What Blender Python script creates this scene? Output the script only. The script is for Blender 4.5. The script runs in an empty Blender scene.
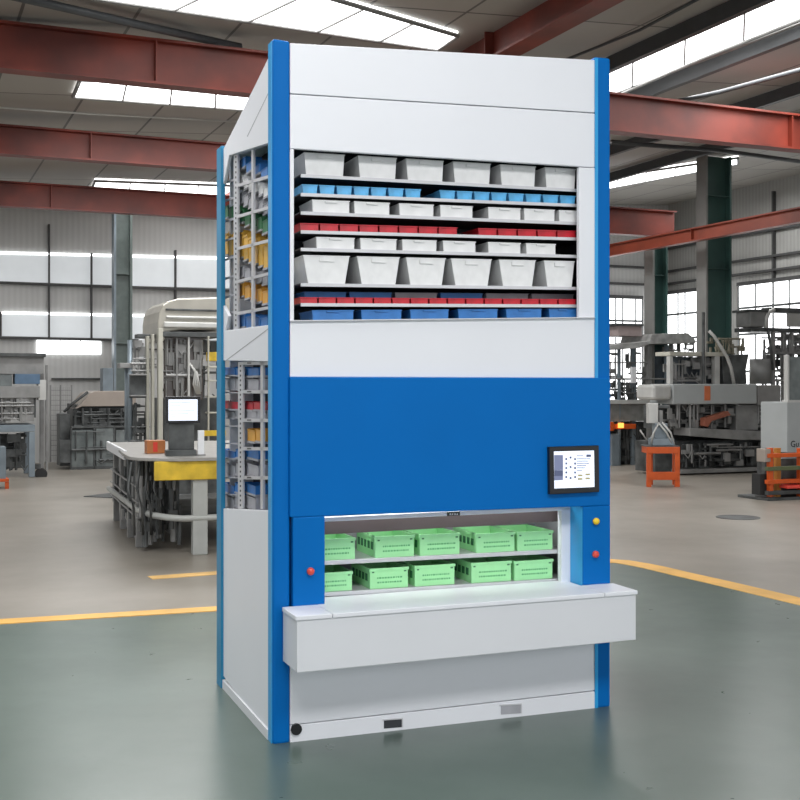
import bpy, math, random
from mathutils import Vector

# ------------------------------------------------------------------ camera, world, lights, exposure
FOC = 1163.0; HOR = 385.0; CAMZ = 1.833
cam_d = bpy.data.cameras.new('camera'); cam = bpy.data.objects.new('camera', cam_d)
bpy.context.scene.collection.objects.link(cam)
cam.location = (0, 0, CAMZ); cam.rotation_euler = (math.radians(90), 0, 0)
cam_d.sensor_width = 36.0; cam_d.lens = FOC * 36.0 / 800.0
cam_d.shift_y = -(400.0 - HOR) / 800.0; cam_d.clip_end = 200
S = bpy.context.scene; S.camera = cam
C = S.collection
S.view_settings.view_transform = 'Standard'; S.view_settings.look = 'None'
S.view_settings.gamma = 1.0; S.view_settings.exposure = 0.70
S.view_settings.use_curve_mapping = False
try: S.cycles.max_bounces = 8; S.cycles.diffuse_bounces = 4
except Exception: pass
w = bpy.data.worlds.new('world'); S.world = w; w.use_nodes = True
w.node_tree.nodes['Background'].inputs[0].default_value = (0.93, 0.96, 1.0, 1)
w.node_tree.nodes['Background'].inputs[1].default_value = 0.85

UV = Vector((-0.3955, 0.9184, 0)); VV = Vector((0.9184, 0.3955, 0))   # the hall's own two directions
RANG = math.atan2(0.3955, 0.9184)
def hall(s, t, z=0): return VV * s + UV * t + Vector((0, 0, z))
def roof_z(s): return 5.99 + 0.06 * (s - 1.05)

def area(name, s, t, sx, sy, power, col=(1, 1, 1)):
    l = bpy.data.lights.new(name, 'AREA'); l.shape = 'RECTANGLE'; l.size = sx; l.size_y = sy; l.energy = power * (0.42 if t > 10 else 1.0); l.color = col
    o = bpy.data.objects.new(name, l); C.objects.link(o)
    p = hall(s, t, roof_z(s) - 0.25); o.location = p; o.rotation_euler = (0, 0, RANG)
    return o
area('roof_fill_lamp', 1.5, 0.5, 5.0, 1.6, 190)  # added area lamps that boost the roof daylight, some where no skylight is
area('roof_fill_lamp', 1.0, 8.6, 5.0, 1.2, 200)
area('roof_fill_lamp', 5.0, 16.6, 6.0, 1.2, 400)
area('roof_fill_lamp', 12.0, 12.0, 1.4, 6.0, 420)
area('roof_fill_lamp', 12.0, 20.5, 1.4, 3.5, 340)
area('roof_fill_lamp', 18.5, 22.0, 1.4, 4.0, 300)
area('roof_fill_lamp', -5.0, 19.5, 6.0, 1.2, 320)
area('roof_fill_lamp', -3.0, 25.5, 6.0, 1.0, 220)
area('roof_fill_lamp', 4.5, 21.5, 5.0, 1.2, 380)

# ------------------------------------------------------------------ materials
MATS = {}
def mat(name, col, rough=0.5, metal=0.0, var=0.12, scale=6.0, bump=0.0, emit=0.0, ecol=None, spec=0.5):
    if name in MATS: return MATS[name]
    m = bpy.data.materials.new(name); m.use_nodes = True; nt = m.node_tree; b = nt.nodes['Principled BSDF']
    b.inputs['Base Color'].default_value = (*col, 1); b.inputs['Roughness'].default_value = rough; b.inputs['Metallic'].default_value = metal
    b.inputs['Specular IOR Level'].default_value = spec
    if var > 0:
        tc = nt.nodes.new('ShaderNodeTexCoord'); n = nt.nodes.new('ShaderNodeTexNoise'); n.inputs['Scale'].default_value = scale; n.inputs['Detail'].default_value = 5
        nt.links.new(tc.outputs['Object'], n.inputs['Vector'])
        r = nt.nodes.new('ShaderNodeValToRGB'); r.color_ramp.elements[0].position = 0.3; r.color_ramp.elements[1].position = 0.7
        r.color_ramp.elements[0].color = (*[c * (1 - var) for c in col], 1); r.color_ramp.elements[1].color = (*[min(1, c * (1 + var)) for c in col], 1)
        nt.links.new(n.outputs['Fac'], r.inputs['Fac']); nt.links.new(r.outputs['Color'], b.inputs['Base Color'])
        if bump > 0:
            bp = nt.nodes.new('ShaderNodeBump'); bp.inputs['Strength'].default_value = bump; bp.inputs['Distance'].default_value = 0.01
            nt.links.new(n.outputs['Fac'], bp.inputs['Height']); nt.links.new(bp.outputs['Normal'], b.inputs['Normal'])
    if emit > 0:
        b.inputs['Emission Color'].default_value = (*(ecol or col), 1); b.inputs['Emission Strength'].default_value = emit
    MATS[name] = m; return m

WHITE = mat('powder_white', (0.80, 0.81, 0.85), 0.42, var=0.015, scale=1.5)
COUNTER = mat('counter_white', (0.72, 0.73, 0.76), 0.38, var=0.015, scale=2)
BLUE = mat('powder_blue', (0.0, 0.135, 0.46), 0.5, var=0.03, scale=2, spec=0.12)
TEAL = mat('post_teal', (0.01, 0.22, 0.42), 0.4, var=0.08, scale=3)
LBLUE = mat('post_edge_blue', (0.02, 0.33, 0.70), 0.35, var=0.03)
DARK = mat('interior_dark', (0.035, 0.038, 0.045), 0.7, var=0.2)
GREYI = mat('interior_grey', (0.42, 0.42, 0.44), 0.6, var=0.05)
BROWN = mat('inner_brown', (0.13, 0.10, 0.10), 0.6, var=0.06)
SHELF = mat('shelf_steel', (0.62, 0.62, 0.64), 0.35, 0.3, var=0.05)
SHELFD = mat('shelf_dark', (0.05, 0.05, 0.06), 0.6, var=0.1)
BLACK = mat('black_plastic', (0.008, 0.008, 0.01), 0.35, var=0.0)
BINW = mat('bin_white', (0.80, 0.80, 0.80), 0.45, var=0.06, scale=14)
BINLB = mat('bin_light_blue', (0.10, 0.42, 0.75), 0.4, var=0.2, scale=14)
BINB = mat('bin_blue', (0.03, 0.18, 0.50), 0.4, var=0.15, scale=12)
BINR = mat('bin_red', (0.50, 0.012, 0.025), 0.4, var=0.2, scale=14)
BINY = mat('bin_yellow', (0.72, 0.42, 0.06), 0.45, var=0.12, scale=10)
BINO = mat('bin_orange', (0.72, 0.36, 0.05), 0.45, var=0.12, scale=10)
BING = mat('bin_green', (0.03, 0.16, 0.06), 0.5, var=0.15, scale=10)
BINGR = mat('bin_grey', (0.38, 0.38, 0.41), 0.5, var=0.1, scale=10)
GREEN = mat('crate_green', (0.37, 0.80, 0.39), 0.45, var=0.05, scale=12)
GREEND = mat('crate_mark_green', (0.10, 0.42, 0.16), 0.5, var=0.05)
GREENX = mat('crate_corner_dark', (0.03, 0.17, 0.07), 0.5, var=0.05)
RED = mat('button_red', (0.70, 0.07, 0.05), 0.25, var=0); YEL = mat('button_yellow', (0.85, 0.58, 0.03), 0.25, var=0)
CHROME = mat('chrome', (0.6, 0.6, 0.62), 0.2, 1.0, var=0)
REDBEAM = mat('oxide_red_steel', (0.17, 0.024, 0.012), 0.5, var=0.6, scale=0.9, bump=0.1)
CRANE = mat('crane_beam_red', (0.24, 0.042, 0.018), 0.5, var=0.3, scale=1.2)
COLG = mat('column_green', (0.035, 0.085, 0.075), 0.5, var=0.2, scale=1.5)
COLG2 = mat('column_grey_green', (0.12, 0.15, 0.14), 0.5, var=0.15)
COLGR = mat('column_grey', (0.22, 0.22, 0.21), 0.5, var=0.15, scale=1.5)
PIPE = mat('conduit_dark', (0.06, 0.065, 0.07), 0.5, var=0.1)
GIRT = mat('girt_dark', (0.05, 0.05, 0.05), 0.6, var=0.2)
STEEL = mat('machine_steel', (0.25, 0.25, 0.245), 0.5, 0.3, var=0.25, scale=3)
STEELD = mat('machine_dark_steel', (0.085, 0.09, 0.09), 0.5, 0.4, var=0.5, scale=4)
STEELL = mat('machine_light_steel', (0.50, 0.50, 0.48), 0.4, 0.2, var=0.12, scale=3)
STEELB = mat('machine_blue_steel', (0.20, 0.24, 0.27), 0.45, 0.3, var=0.2, scale=3)
TAN = mat('hood_tan', (0.36, 0.31, 0.27), 0.4, 0.2, var=0.12, scale=2)
CREAM = mat('cream_paint', (0.44, 0.43, 0.37), 0.45, var=0.1, scale=3)
GPAINT = mat('grey_machine_paint', (0.36, 0.38, 0.38), 0.45, var=0.06, scale=2)
LEGG = mat('leg_grey_paint', (0.40, 0.41, 0.39), 0.45, var=0.08)
APRON = mat('apron_yellow', (0.62, 0.42, 0.03), 0.5, var=0.3, scale=5)
ORANGE = mat('orange_paint', (0.55, 0.085, 0.01), 0.45, var=0.15, scale=5)
AMBER = mat('amber_lens', (0.9, 0.3, 0.03), 0.3, var=0, emit=1.2, ecol=(1.0, 0.4, 0.08))
RUBBER = mat('rubber', (0.02, 0.02, 0.02), 0.8, var=0)
WHITEP = mat('white_plastic', (0.75, 0.76, 0.78), 0.4, var=0.02)
SCREEN = mat('screen_white', (0.8, 0.85, 0.95), 0.3, var=0, emit=0.4, ecol=(0.80, 0.86, 1.0))
SCREENI = mat('screen_ink', (0.12, 0.14, 0.25), 0.4, var=0)
SCREENP = mat('screen_panel', (0.25, 0.28, 0.45), 0.4, var=0)
SCREENY = mat('screen_mustard', (0.55, 0.48, 0.25), 0.4, var=0)
LINE = mat('line_paint', (0.72, 0.40, 0.08), 0.5, var=0.15, scale=3)
LINEF = mat('line_paint_worn', (0.62, 0.38, 0.12), 0.5, var=0.3, scale=3)
SKYL = mat('skylight_sheet', (0.8, 0.8, 0.8), 0.5, var=0, emit=2.6, ecol=(1, 1, 1))
WINL = mat('window_daylight', (0.8, 0.8, 0.8), 0.3, var=0, emit=1.7, ecol=(0.97, 0.99, 1))
TRANS = mat('translucent_sheet', (0.5, 0.52, 0.53), 0.5, var=0.08, scale=1.5, emit=0.24, ecol=(0.92, 0.97, 1))
GLASS = mat('tinted_guard', (0.16, 0.18, 0.18), 0.12, var=0.3, scale=4)
GLASSP = mat('clear_guard', (0.35, 0.40, 0.42), 0.1, var=0.3, scale=3)

def floor_mat(name, c1, c2, rough):
    m = bpy.data.materials.new(name); m.use_nodes = True; nt = m.node_tree; b = nt.nodes['Principled BSDF']
    tc = nt.nodes.new('ShaderNodeTexCoord')
    n = nt.nodes.new('ShaderNodeTexNoise'); n.inputs['Scale'].default_value = 0.55; n.inputs['Detail'].default_value = 8; n.inputs['Roughness'].default_value = 0.6
    n2 = nt.nodes.new('ShaderNodeTexNoise'); n2.inputs['Scale'].default_value = 5; n2.inputs['Detail'].default_value = 6
    nt.links.new(tc.outputs['Object'], n.inputs['Vector']); nt.links.new(tc.outputs['Object'], n2.inputs['Vector'])
    r = nt.nodes.new('ShaderNodeValToRGB'); r.color_ramp.elements[0].position = 0.3; r.color_ramp.elements[1].position = 0.72
    r.color_ramp.elements[0].color = (*c1, 1); r.color_ramp.elements[1].color = (*c2, 1)
    mx = nt.nodes.new('ShaderNodeMath'); mx.operation = 'MULTIPLY_ADD'; mx.inputs[1].default_value = 0.08; nt.links.new(n2.outputs['Fac'], mx.inputs[0]); nt.links.new(n.outputs['Fac'], mx.inputs[2])
    sb = nt.nodes.new('ShaderNodeMath'); sb.operation = 'SUBTRACT'; sb.inputs[1].default_value = 0.04; nt.links.new(mx.outputs[0], sb.inputs[0])
    nt.links.new(sb.outputs[0], r.inputs['Fac']); nt.links.new(r.outputs['Color'], b.inputs['Base Color'])
    mr = nt.nodes.new('ShaderNodeMapRange'); mr.inputs['To Min'].default_value = rough - 0.03; mr.inputs['To Max'].default_value = rough + 0.05
    nt.links.new(n2.outputs['Fac'], mr.inputs['Value']); nt.links.new(mr.outputs[0], b.inputs['Roughness'])
    bp = nt.nodes.new('ShaderNodeBump'); bp.inputs['Strength'].default_value = 0.0; bp.inputs['Distance'].default_value = 0.01
    nt.links.new(n2.outputs['Fac'], bp.inputs['Height']); nt.links.new(bp.outputs['Normal'], b.inputs['Normal'])
    return m
FLOORB = floor_mat('floor_beige_concrete', (0.20, 0.18, 0.15), (0.33, 0.30, 0.26), 0.34)
FLOORG = floor_mat('floor_green_epoxy', (0.062, 0.095, 0.078), (0.12, 0.16, 0.138), 0.28)

def stripe_mat(name, c1, c2, sx, direction='X', bump=0.6, rough=0.6, emit=0):
    m = bpy.data.materials.new(name); m.use_nodes = True; nt = m.node_tree; b = nt.nodes['Principled BSDF']
    tc = nt.nodes.new('ShaderNodeTexCoord'); wv = nt.nodes.new('ShaderNodeTexWave'); wv.wave_type = 'BANDS'; wv.bands_direction = direction
    wv.inputs['Scale'].default_value = sx; nt.links.new(tc.outputs['Object'], wv.inputs['Vector'])
    n = nt.nodes.new('ShaderNodeTexNoise'); n.inputs['Scale'].default_value = 0.8; nt.links.new(tc.outputs['Object'], n.inputs['Vector'])
    mm = nt.nodes.new('ShaderNodeMath'); mm.operation = 'MULTIPLY_ADD'; mm.inputs[1].default_value = 0.35; nt.links.new(wv.outputs['Fac'], mm.inputs[0]); nt.links.new(n.outputs['Fac'], mm.inputs[2])
    r = nt.nodes.new('ShaderNodeValToRGB'); r.color_ramp.elements[0].position = 0.35; r.color_ramp.elements[1].position = 0.95
    r.color_ramp.elements[0].color = (*c1, 1); r.color_ramp.elements[1].color = (*c2, 1)
    nt.links.new(mm.outputs[0], r.inputs['Fac']); nt.links.new(r.outputs['Color'], b.inputs['Base Color'])
    bp = nt.nodes.new('ShaderNodeBump'); bp.inputs['Strength'].default_value = bump; bp.inputs['Distance'].default_value = 0.02
    nt.links.new(wv.outputs['Fac'], bp.inputs['Height']); nt.links.new(bp.outputs['Normal'], b.inputs['Normal'])
    b.inputs['Roughness'].default_value = rough
    return m
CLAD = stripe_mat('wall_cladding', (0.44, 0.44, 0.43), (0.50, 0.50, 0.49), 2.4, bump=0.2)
def ceil_mat():
    m = bpy.data.materials.new('ceiling_panels'); m.use_nodes = True; nt = m.node_tree; b = nt.nodes['Principled BSDF']
    tc = nt.nodes.new('ShaderNodeTexCoord'); br = nt.nodes.new('ShaderNodeTexBrick'); br.offset = 0.0
    br.inputs['Scale'].default_value = 1.0; br.inputs['Brick Width'].default_value = 1.25; br.inputs['Row Height'].default_value = 2.5
    br.inputs['Mortar Size'].default_value = 0.02; br.inputs['Color1'].default_value = (0.40, 0.38, 0.35, 1); br.inputs['Color2'].default_value = (0.33, 0.315, 0.29, 1)
    br.inputs['Mortar'].default_value = (0.12, 0.115, 0.11, 1)
    nt.links.new(tc.outputs['Object'], br.inputs['Vector']); nt.links.new(br.outputs['Color'], b.inputs['Base Color']); b.inputs['Roughness'].default_value = 0.6
    return m
CEIL = ceil_mat()

# ------------------------------------------------------------------ mesh helpers
class MB:
    def __init__(s): s.v = []; s.f = []
    def hexa(s, p):                       # p: 4 points of one face then the 4 opposite ones, same order
        n = len(s.v); s.v += [tuple(q) for q in p]
        for f in ((0, 1, 2, 3), (7, 6, 5, 4), (0, 4, 5, 1), (1, 5, 6, 2), (2, 6, 7, 3), (3, 7, 4, 0)): s.f.append(tuple(n + i for i in f))
        return s
    def box(s, x0, x1, y0, y1, z0, z1):
        return s.hexa([(x0, y0, z0), (x1, y0, z0), (x1, y0, z1), (x0, y0, z1), (x0, y1, z0), (x1, y1, z0), (x1, y1, z1), (x0, y1, z1)])
    def prism(s, poly, off):              # poly: 3D points, off: extrusion vector
        n = len(s.v); k = len(poly); off = Vector(off)
        s.v += [tuple(p) for p in poly] + [tuple(Vector(p) + off) for p in poly]
        s.f.append(tuple(range(n, n + k))); s.f.append(tuple(range(n + 2 * k - 1, n + k - 1, -1)))
        for i in range(k): j = (i + 1) % k; s.f.append((n + i, n + k + i, n + k + j, n + j))
        return s
    def tube(s, pts, r, n=8, cap=True):
        pts = [Vector(p) for p in pts]; rings = []
        for i, p in enumerate(pts):
            d = (pts[min(i + 1, len(pts) - 1)] - pts[max(i - 1, 0)]).normalized()
            a = d.cross(Vector((0, 0, 1)));
            if a.length < 1e-3: a = d.cross(Vector((1, 0, 0)))
            a.normalize(); b = d.cross(a); base = len(s.v); rr = r[i] if isinstance(r, (list, tuple)) else r
            for k in range(n):
                t = 2 * math.pi * k / n; s.v.append(tuple(p + a * math.cos(t) * rr + b * math.sin(t) * rr))
            rings.append(base)
        for i in range(len(rings) - 1):
            for k in range(n): k2 = (k + 1) % n; s.f.append((rings[i] + k, rings[i] + k2, rings[i + 1] + k2, rings[i + 1] + k))
        if cap: s.f.append(tuple(rings[0] + k for k in range(n - 1, -1, -1))); s.f.append(tuple(rings[-1] + k for k in range(n)))
        return s
    def build(s, name, m, parent=None, bevel=0.0, smooth=False):
        me = bpy.data.meshes.new(name); me.from_pydata(s.v, [], s.f); me.update()
        import bmesh
        bm = bmesh.new(); bm.from_mesh(me); bmesh.ops.recalc_face_normals(bm, faces=bm.faces); bm.to_mesh(me); bm.free()
        if smooth:
            for p in me.polygons: p.use_smooth = True
        me.materials.append(m); o = bpy.data.objects.new(name, me)
        if name in ('mechanism', 'dark_mechanism', 'under_mechanism', 'fittings', 'pipework', 'small_parts', 'piled_material', 'marking', 'screen_text'): o['kind'] = 'stuff'
        C.objects.link(o)
        if parent: o.parent = parent
        if bevel > 0:
            md = o.modifiers.new('bevel', 'BEVEL'); md.width = bevel; md.segments = 2; md.limit_method = 'ANGLE'
        return o
def tag(o, label=None, cat=None, group=None, kind=None):
    if label: o['label'] = label
    if cat: o['category'] = cat
    if group: o['group'] = group
    if kind: o['kind'] = kind
    return o
def empty(name, loc, ang, label, cat, group=None):
    o = bpy.data.objects.new(name, None); C.objects.link(o); o.location = loc; o.rotation_euler = (0, 0, ang); o.empty_display_size = 0.2
    return tag(o, label, cat, group)

def ground(px, py):
    Z = FOC * CAMZ / (py - HOR); return Vector(((px - 400) / FOC * Z, Z, 0))
class Frame:                              # a place on the ground with a heading; measures sizes read off the photo on its planes
    def __init__(s, o, ang): s.o = Vector(o); s.ang = ang; s.a = Vector((math.cos(ang), math.sin(ang), 0)); s.b = Vector((-math.sin(ang), math.cos(ang), 0))
    def P(s, px, py, d=0.0):              # plane local y = d
        r = Vector(((px - 400) / FOC, 1, (HOR - py) / FOC)); c = Vector((0, 0, CAMZ))
        t = ((s.o - c).dot(s.b) + d) / r.dot(s.b); q = c + r * t - s.o
        return Vector((q.dot(s.a), d, q.z + s.o.z * 0))
    def Q(s, px, py, c0=0.0):             # plane local x = c0
        r = Vector(((px - 400) / FOC, 1, (HOR - py) / FOC)); c = Vector((0, 0, CAMZ))
        t = ((s.o - c).dot(s.a) + c0) / r.dot(s.a); q = c + r * t - s.o
        return Vector((c0, q.dot(s.b), q.z))
    def front(s, mb, poly, d0, d1):       # polygon on plane y=d0, extruded back to y=d1
        return mb.prism([s.P(x, y, d0) for x, y in poly], (0, d1 - d0, 0))
    def rect(s, mb, x0, y0, x1, y1, d0, d1, level=True):
        a = s.P(x0, (y0 + y1) / 2, d0); b = s.P(x1, (y0 + y1) / 2, d0); xm = (x0 + x1) / 2
        z1 = s.P(xm, y0, d0).z; z0 = max(0.0, s.P(xm, y1, d0).z)
        return mb.box(a.x, b.x, d0, d1, z0, z1)
    def side(s, mb, poly, c0, c1): return mb.prism([s.Q(x, y, c0) for x, y in poly], (c1 - c0, 0, 0))

# ------------------------------------------------------------------ the hall
S_L, S_R, T_N, T_F = -14.0, 21.0, -7.0, 28.6
def hbox(mb, s0, s1, t0, t1, z0, z1):
    return mb.hexa([hall(s0, t0, z0), hall(s1, t0, z0), hall(s1, t0, z1), hall(s0, t0, z1), hall(s0, t1, z0), hall(s1, t1, z0), hall(s1, t1, z1), hall(s0, t1, z1)])
def struct(o): o['kind'] = 'structure'; return o
def hbuild(name, mb_local_boxes, m, bevel=0, tops=None):
    """structure whose local axes follow the hall (so stripes and seams run along it)"""
    mb = MB()
    for b in mb_local_boxes: mb.box(*b)
    o = mb.build(name, m, bevel=bevel); o.rotation_euler = (0, 0, RANG); return struct(o)
hbuild('floor', [(-24, 26, -12, 34, -0.2, 0)], FLOORB)
def slab(name, s0, s1, t0, t1, dz, th, m):
    mb = MB(); z = lambda s: roof_z(s) + dz
    mb.hexa([(s0, t0, z(s0)), (s1, t0, z(s1)), (s1, t0, z(s1) + th), (s0, t0, z(s0) + th), (s0, t1, z(s0)), (s1, t1, z(s1)), (s1, t1, z(s1) + th), (s0, t1, z(s0) + th)])
    o = mb.build(name, m); o.rotation_euler = (0, 0, RANG); return struct(o)
slab('ceiling', S_L, S_R + 0.2, T_N, T_F + 0.2, 0, 0.15, CEIL)
mb = MB(); mb.hexa([(S_L, T_F, 0), (S_R + .2, T_F, 0), (S_R + .2, T_F, roof_z(S_R + .2)), (S_L, T_F, roof_z(S_L)), (S_L, T_F + .2, 0), (S_R + .2, T_F + .2, 0), (S_R + .2, T_F + .2, roof_z(S_R + .2)), (S_L, T_F + .2, roof_z(S_L))])
o = struct(mb.build('wall_back', CLAD)); o.rotation_euler = (0, 0, RANG)
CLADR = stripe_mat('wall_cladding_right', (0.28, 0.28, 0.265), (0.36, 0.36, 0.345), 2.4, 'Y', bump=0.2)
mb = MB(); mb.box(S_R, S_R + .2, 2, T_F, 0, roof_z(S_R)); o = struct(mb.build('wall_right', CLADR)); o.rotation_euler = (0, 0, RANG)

# green coated floor field and its painted border
edge = [(-700, 667), (0, 625), (218, 612), (400, 601), (500, 580), (560, 563), (605, 561), (640, 565), (800, 603), (1250, 712)]
gp = [ground(*p) for p in edge]
poly = gp + [Vector((14, 2, 0)), Vector((14, -8, 0)), Vector((-14, -8, 0)), Vector((-14, 2, 0))]
mb = MB(); mb.prism([(p.x, p.y, 0.0) for p in poly], (0, 0, 0.003)); struct(mb.build('floor_coating', FLOORG))
def strip(name, pts, wid, m, z=0.003):
    mb = MB(); P = [Vector(p) for p in pts]; L = []; R = []
    for i, p in enumerate(P):
        d = (P[min(i + 1, len(P) - 1)] - P[max(i - 1, 0)]).normalized(); n = Vector((-d.y, d.x, 0)) * wid / 2
        L.append(p + n); R.append(p - n)
    for i in range(len(P) - 1):
        a, b, c, d = L[i], L[i + 1], R[i + 1], R[i]
        mb.hexa([(q.x, q.y, 0) for q in (a, b, c, d)] + [(q.x, q.y, z) for q in (a, b, c, d)])
    return mb.build(name, m)
tag(strip('floor_line', [ground(-700, 665), ground(0, 622), ground(218, 609), ground(400, 598)], 0.19, LINE, 0.006), 'long yellow line painted on the floor left of the blue and white machine', 'floor line')
tag(strip('floor_line', [ground(x, y) for x, y in ((560, 560), (605, 561), (622, 562), (640, 565), (655, 568), (680, 574), (720, 583), (800, 602), (1250, 709))], 0.25, LINE, 0.006), 'wide yellow line painted on the floor right of the machine counter', 'floor line')
tag(strip('floor_line', [ground(150, 578), ground(218, 573), ground(300, 567)], 0.19, LINEF, 0.004), 'short worn yellow line on the floor in front of the conveyor table leg', 'floor line')

# roof lights
def roof_point(px, py, dz=0):
    r = Vector(((px - 400) / FOC, 1, (HOR - py) / FOC)); n = Vector((-0.06 * VV.x, -0.06 * VV.y, 1)); p0 = Vector((0, 0, roof_z(0) + dz))
    t = (p0 - Vector((0, 0, CAMZ))).dot(n) / r.dot(n); q = Vector((0, 0, CAMZ)) + r * t; return q
def skylight(k, quad):
    P = [roof_point(x, y, -0.06) for x, y in quad]
    mb = MB(); mb.prism(P, (0, 0, 0.06)); struct(mb.build('window_%d' % k, SKYL))
    fr = MB()
    for i in range(len(P)): fr.tube([P[i], P[(i + 1) % len(P)]], 0.03, 5)
    for q in range(1, 5):
        a = P[0].lerp(P[1], q / 5); b = P[3].lerp(P[2], q / 5); fr.tube([a - Vector((0, 0, .01)), b - Vector((0, 0, .01))], 0.015, 5)
    struct(fr.build('trim_%d' % k, STEEL))
skylight(1, [(180, -46), (458, 36), (438, 50), (92, -2)])
skylight(2, [(80, 80), (300, 90), (300, 114), (73, 97)])
skylight(3, [(95, 181), (262, 187), (262, 203), (90, 194)])
skylight(4, [(545, 90), (812, -16), (812, 18), (545, 120)])
skylight(5, [(590, 180), (738, 158), (738, 164), (590, 192)])
for k, (s0, s1, t0, t1) in enumerate(((-1, 4, -0.3, 1.3), (-2, 3, 4.2, 5.6))):   # unseen glowing panels added over the near bays to light the machine
    slab('window_%d' % (6 + k), s0, s1, t0, t1, -0.05, 0.05, SKYL)

# roof steel
def ibeam(name, p0, p1, z0, z1, wid, m, label, cat='beam', group=None, taper=None):
    o = empty(name, (p0.x, p0.y, z0), math.atan2(p1.y - p0.y, p1.x - p0.x), label, cat, group); L = (p1 - p0).length; h = z1 - z0
    MB().box(0, L, -0.015, 0.015, 0.03, h - 0.03).build('web', m, o)
    MB().box(0, L, -wid / 2, wid / 2, 0, 0.03).build('flange', m, o)
    MB().box(0, L, -wid / 2, wid / 2, h - 0.03, h).build('flange', m, o)
    st = MB()
    k = 2.4
    while k < L:
        st.box(k - .01, k + .01, -wid / 2 + .01, wid / 2 - .01, 0.03, h - .03); k += 4.8
    st.build('stiffener', m, o)
    return o
ibeam('roof_beam', hall(S_L, 13.9), hall(S_R, 13.9), 5.40, 5.94, 0.24, REDBEAM, 'rust red roof beam nearest the camera, passing behind the top of the machine')
ibeam('roof_beam', hall(S_L, 19.0), hall(7.0, 19.0), 5.40, 5.86, 0.24, REDBEAM, 'rust red roof beam at left, second from the nearest one')
ibeam('roof_beam', hall(S_L, 24.25), hall(7.0, 24.25), 5.36, 5.86, 0.24, REDBEAM, 'rust red roof beam at left, lowest in view, next to the back wall')
ibeam('roof_beam', hall(7.0, 22.8), hall(16.9, 22.8), 5.33, 5.95, 0.24, REDBEAM, 'short rust red roof beam end above the grey green column right of the machine')
ibeam('roof_girder', hall(7.0, 6.0), hall(7.0, 28.4), 5.96, 6.38, 0.30, REDBEAM, 'rust red roof girder running diagonally above the top right of the machine')
# purlins on the roof underside, along the hall
for k, s in enumerate((9.2, 10.8, 13.3, 15.4)):
    p = hall(s, T_N); o = empty('purlin', (p.x, p.y, roof_z(s) - 0.2), RANG + math.pi / 2, ('dark roof purlin just right of the red girder', 'dark roof purlin second right of the red girder', 'dark roof purlin third right of the red girder', 'dark roof purlin nearest the right wall')[k], 'roof purlin', 'roof purlins')
    MB().box(0, T_F - T_N - .1, -0.03, 0.03, 0, 0.18).build('web', PIPE, o); MB().box(0, T_F - T_N - .1, -0.07, 0.03, -0.02, 0.0).build('flange', PIPE, o)
def conduit(label, pts, r, m=PIPE, name='conduit', dz=-0.12):
    P = [roof_point(x, y, dz) for x, y in pts]
    return tag(MB().tube(P, r, 8).build(name, m, smooth=True), label, 'pipe')
conduit('dark conduit running under the roof at top left above the first red beam', [(-40, -16), (40, 2), (140, 25), (240, 47)], 0.05)
conduit('thin pale pipe under the roof between the first and second red beams at left', [(-20, 106), (90, 114), (240, 122)], 0.014, STEELL)
conduit('dark pipe under the roof right of the machine, above the nearest red beam', [(655, 106), (720, 92), (800, 70), (860, 50)], 0.035, dz=-0.3)
conduit('dark pipe crossing the roof at right behind the green column', [(612, 142), (660, 146), (715, 150), (760, 156), (860, 170)], 0.045, dz=-0.3)
conduit('thin dark pipe along the roof left of the wide right skylight', [(560, 62), (640, 30), (700, -2)], 0.02, dz=-0.1)
conduit('grey pipe along the roof right of the wide right skylight', [(612, 98), (700, 60), (820, 12)], 0.025, STEEL, dz=-0.12)

# back wall details
WB = Frame(hall(0, T_F), RANG)
def wtrim(F, k, x0, y0, x1, y1, hpx, m, th=0.08, d=0.0, name='trim_%d'):
    mb = MB(); F.front(mb, [(x0, y0), (x1, y1), (x1, y1 + hpx), (x0, y0 + hpx)], -th - d, -d); o = mb.build(name % k, m); o.location = F.o; o.rotation_euler = (0, 0, F.ang); return struct(o)
K = 10
for (x0, y0, x1, y1, hp, m, nm) in [
    (-60, 250, 300, 259, 2.2, WINL, 'window_%d'), (-60, 253, 300, 262, 28, TRANS, 'window_%d'), (-60, 279, 300, 292, 2.4, GIRT, 'trim_%d'),
    (2, 311.5, 300, 318, 2.2, WINL, 'window_%d'), (2, 314, 300, 320, 22, TRANS, 'window_%d'), (-60, 335, 300, 343, 2.4, GIRT, 'trim_%d'),
    (37, 340, 101, 340.5, 14, WINL, 'window_%d'), (52, 378, 102, 378, 1.5, GIRT, 'trim_%d'), (128, 348, 218, 350, 1.5, GIRT, 'trim_%d')]:
    wtrim(WB, K, x0, y0, x1, y1, hp, m, th=0.12 if m is GIRT else (0.05 if m is WINL else 0.035), name=nm); K += 1
for (x, y0, y1) in ((48.5, 224, 340), (91, 253, 340), (0, 312, 336), (175, 250, 345)):
    wtrim(WB, K, x, y0, x + 1.6, y0, y1 - y0, GIRT, th=0.14); K += 1
for x in (60, 80): wtrim(WB, K, x, 340, x + .8, 340, 14, STEEL, th=0.07); K += 1
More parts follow.
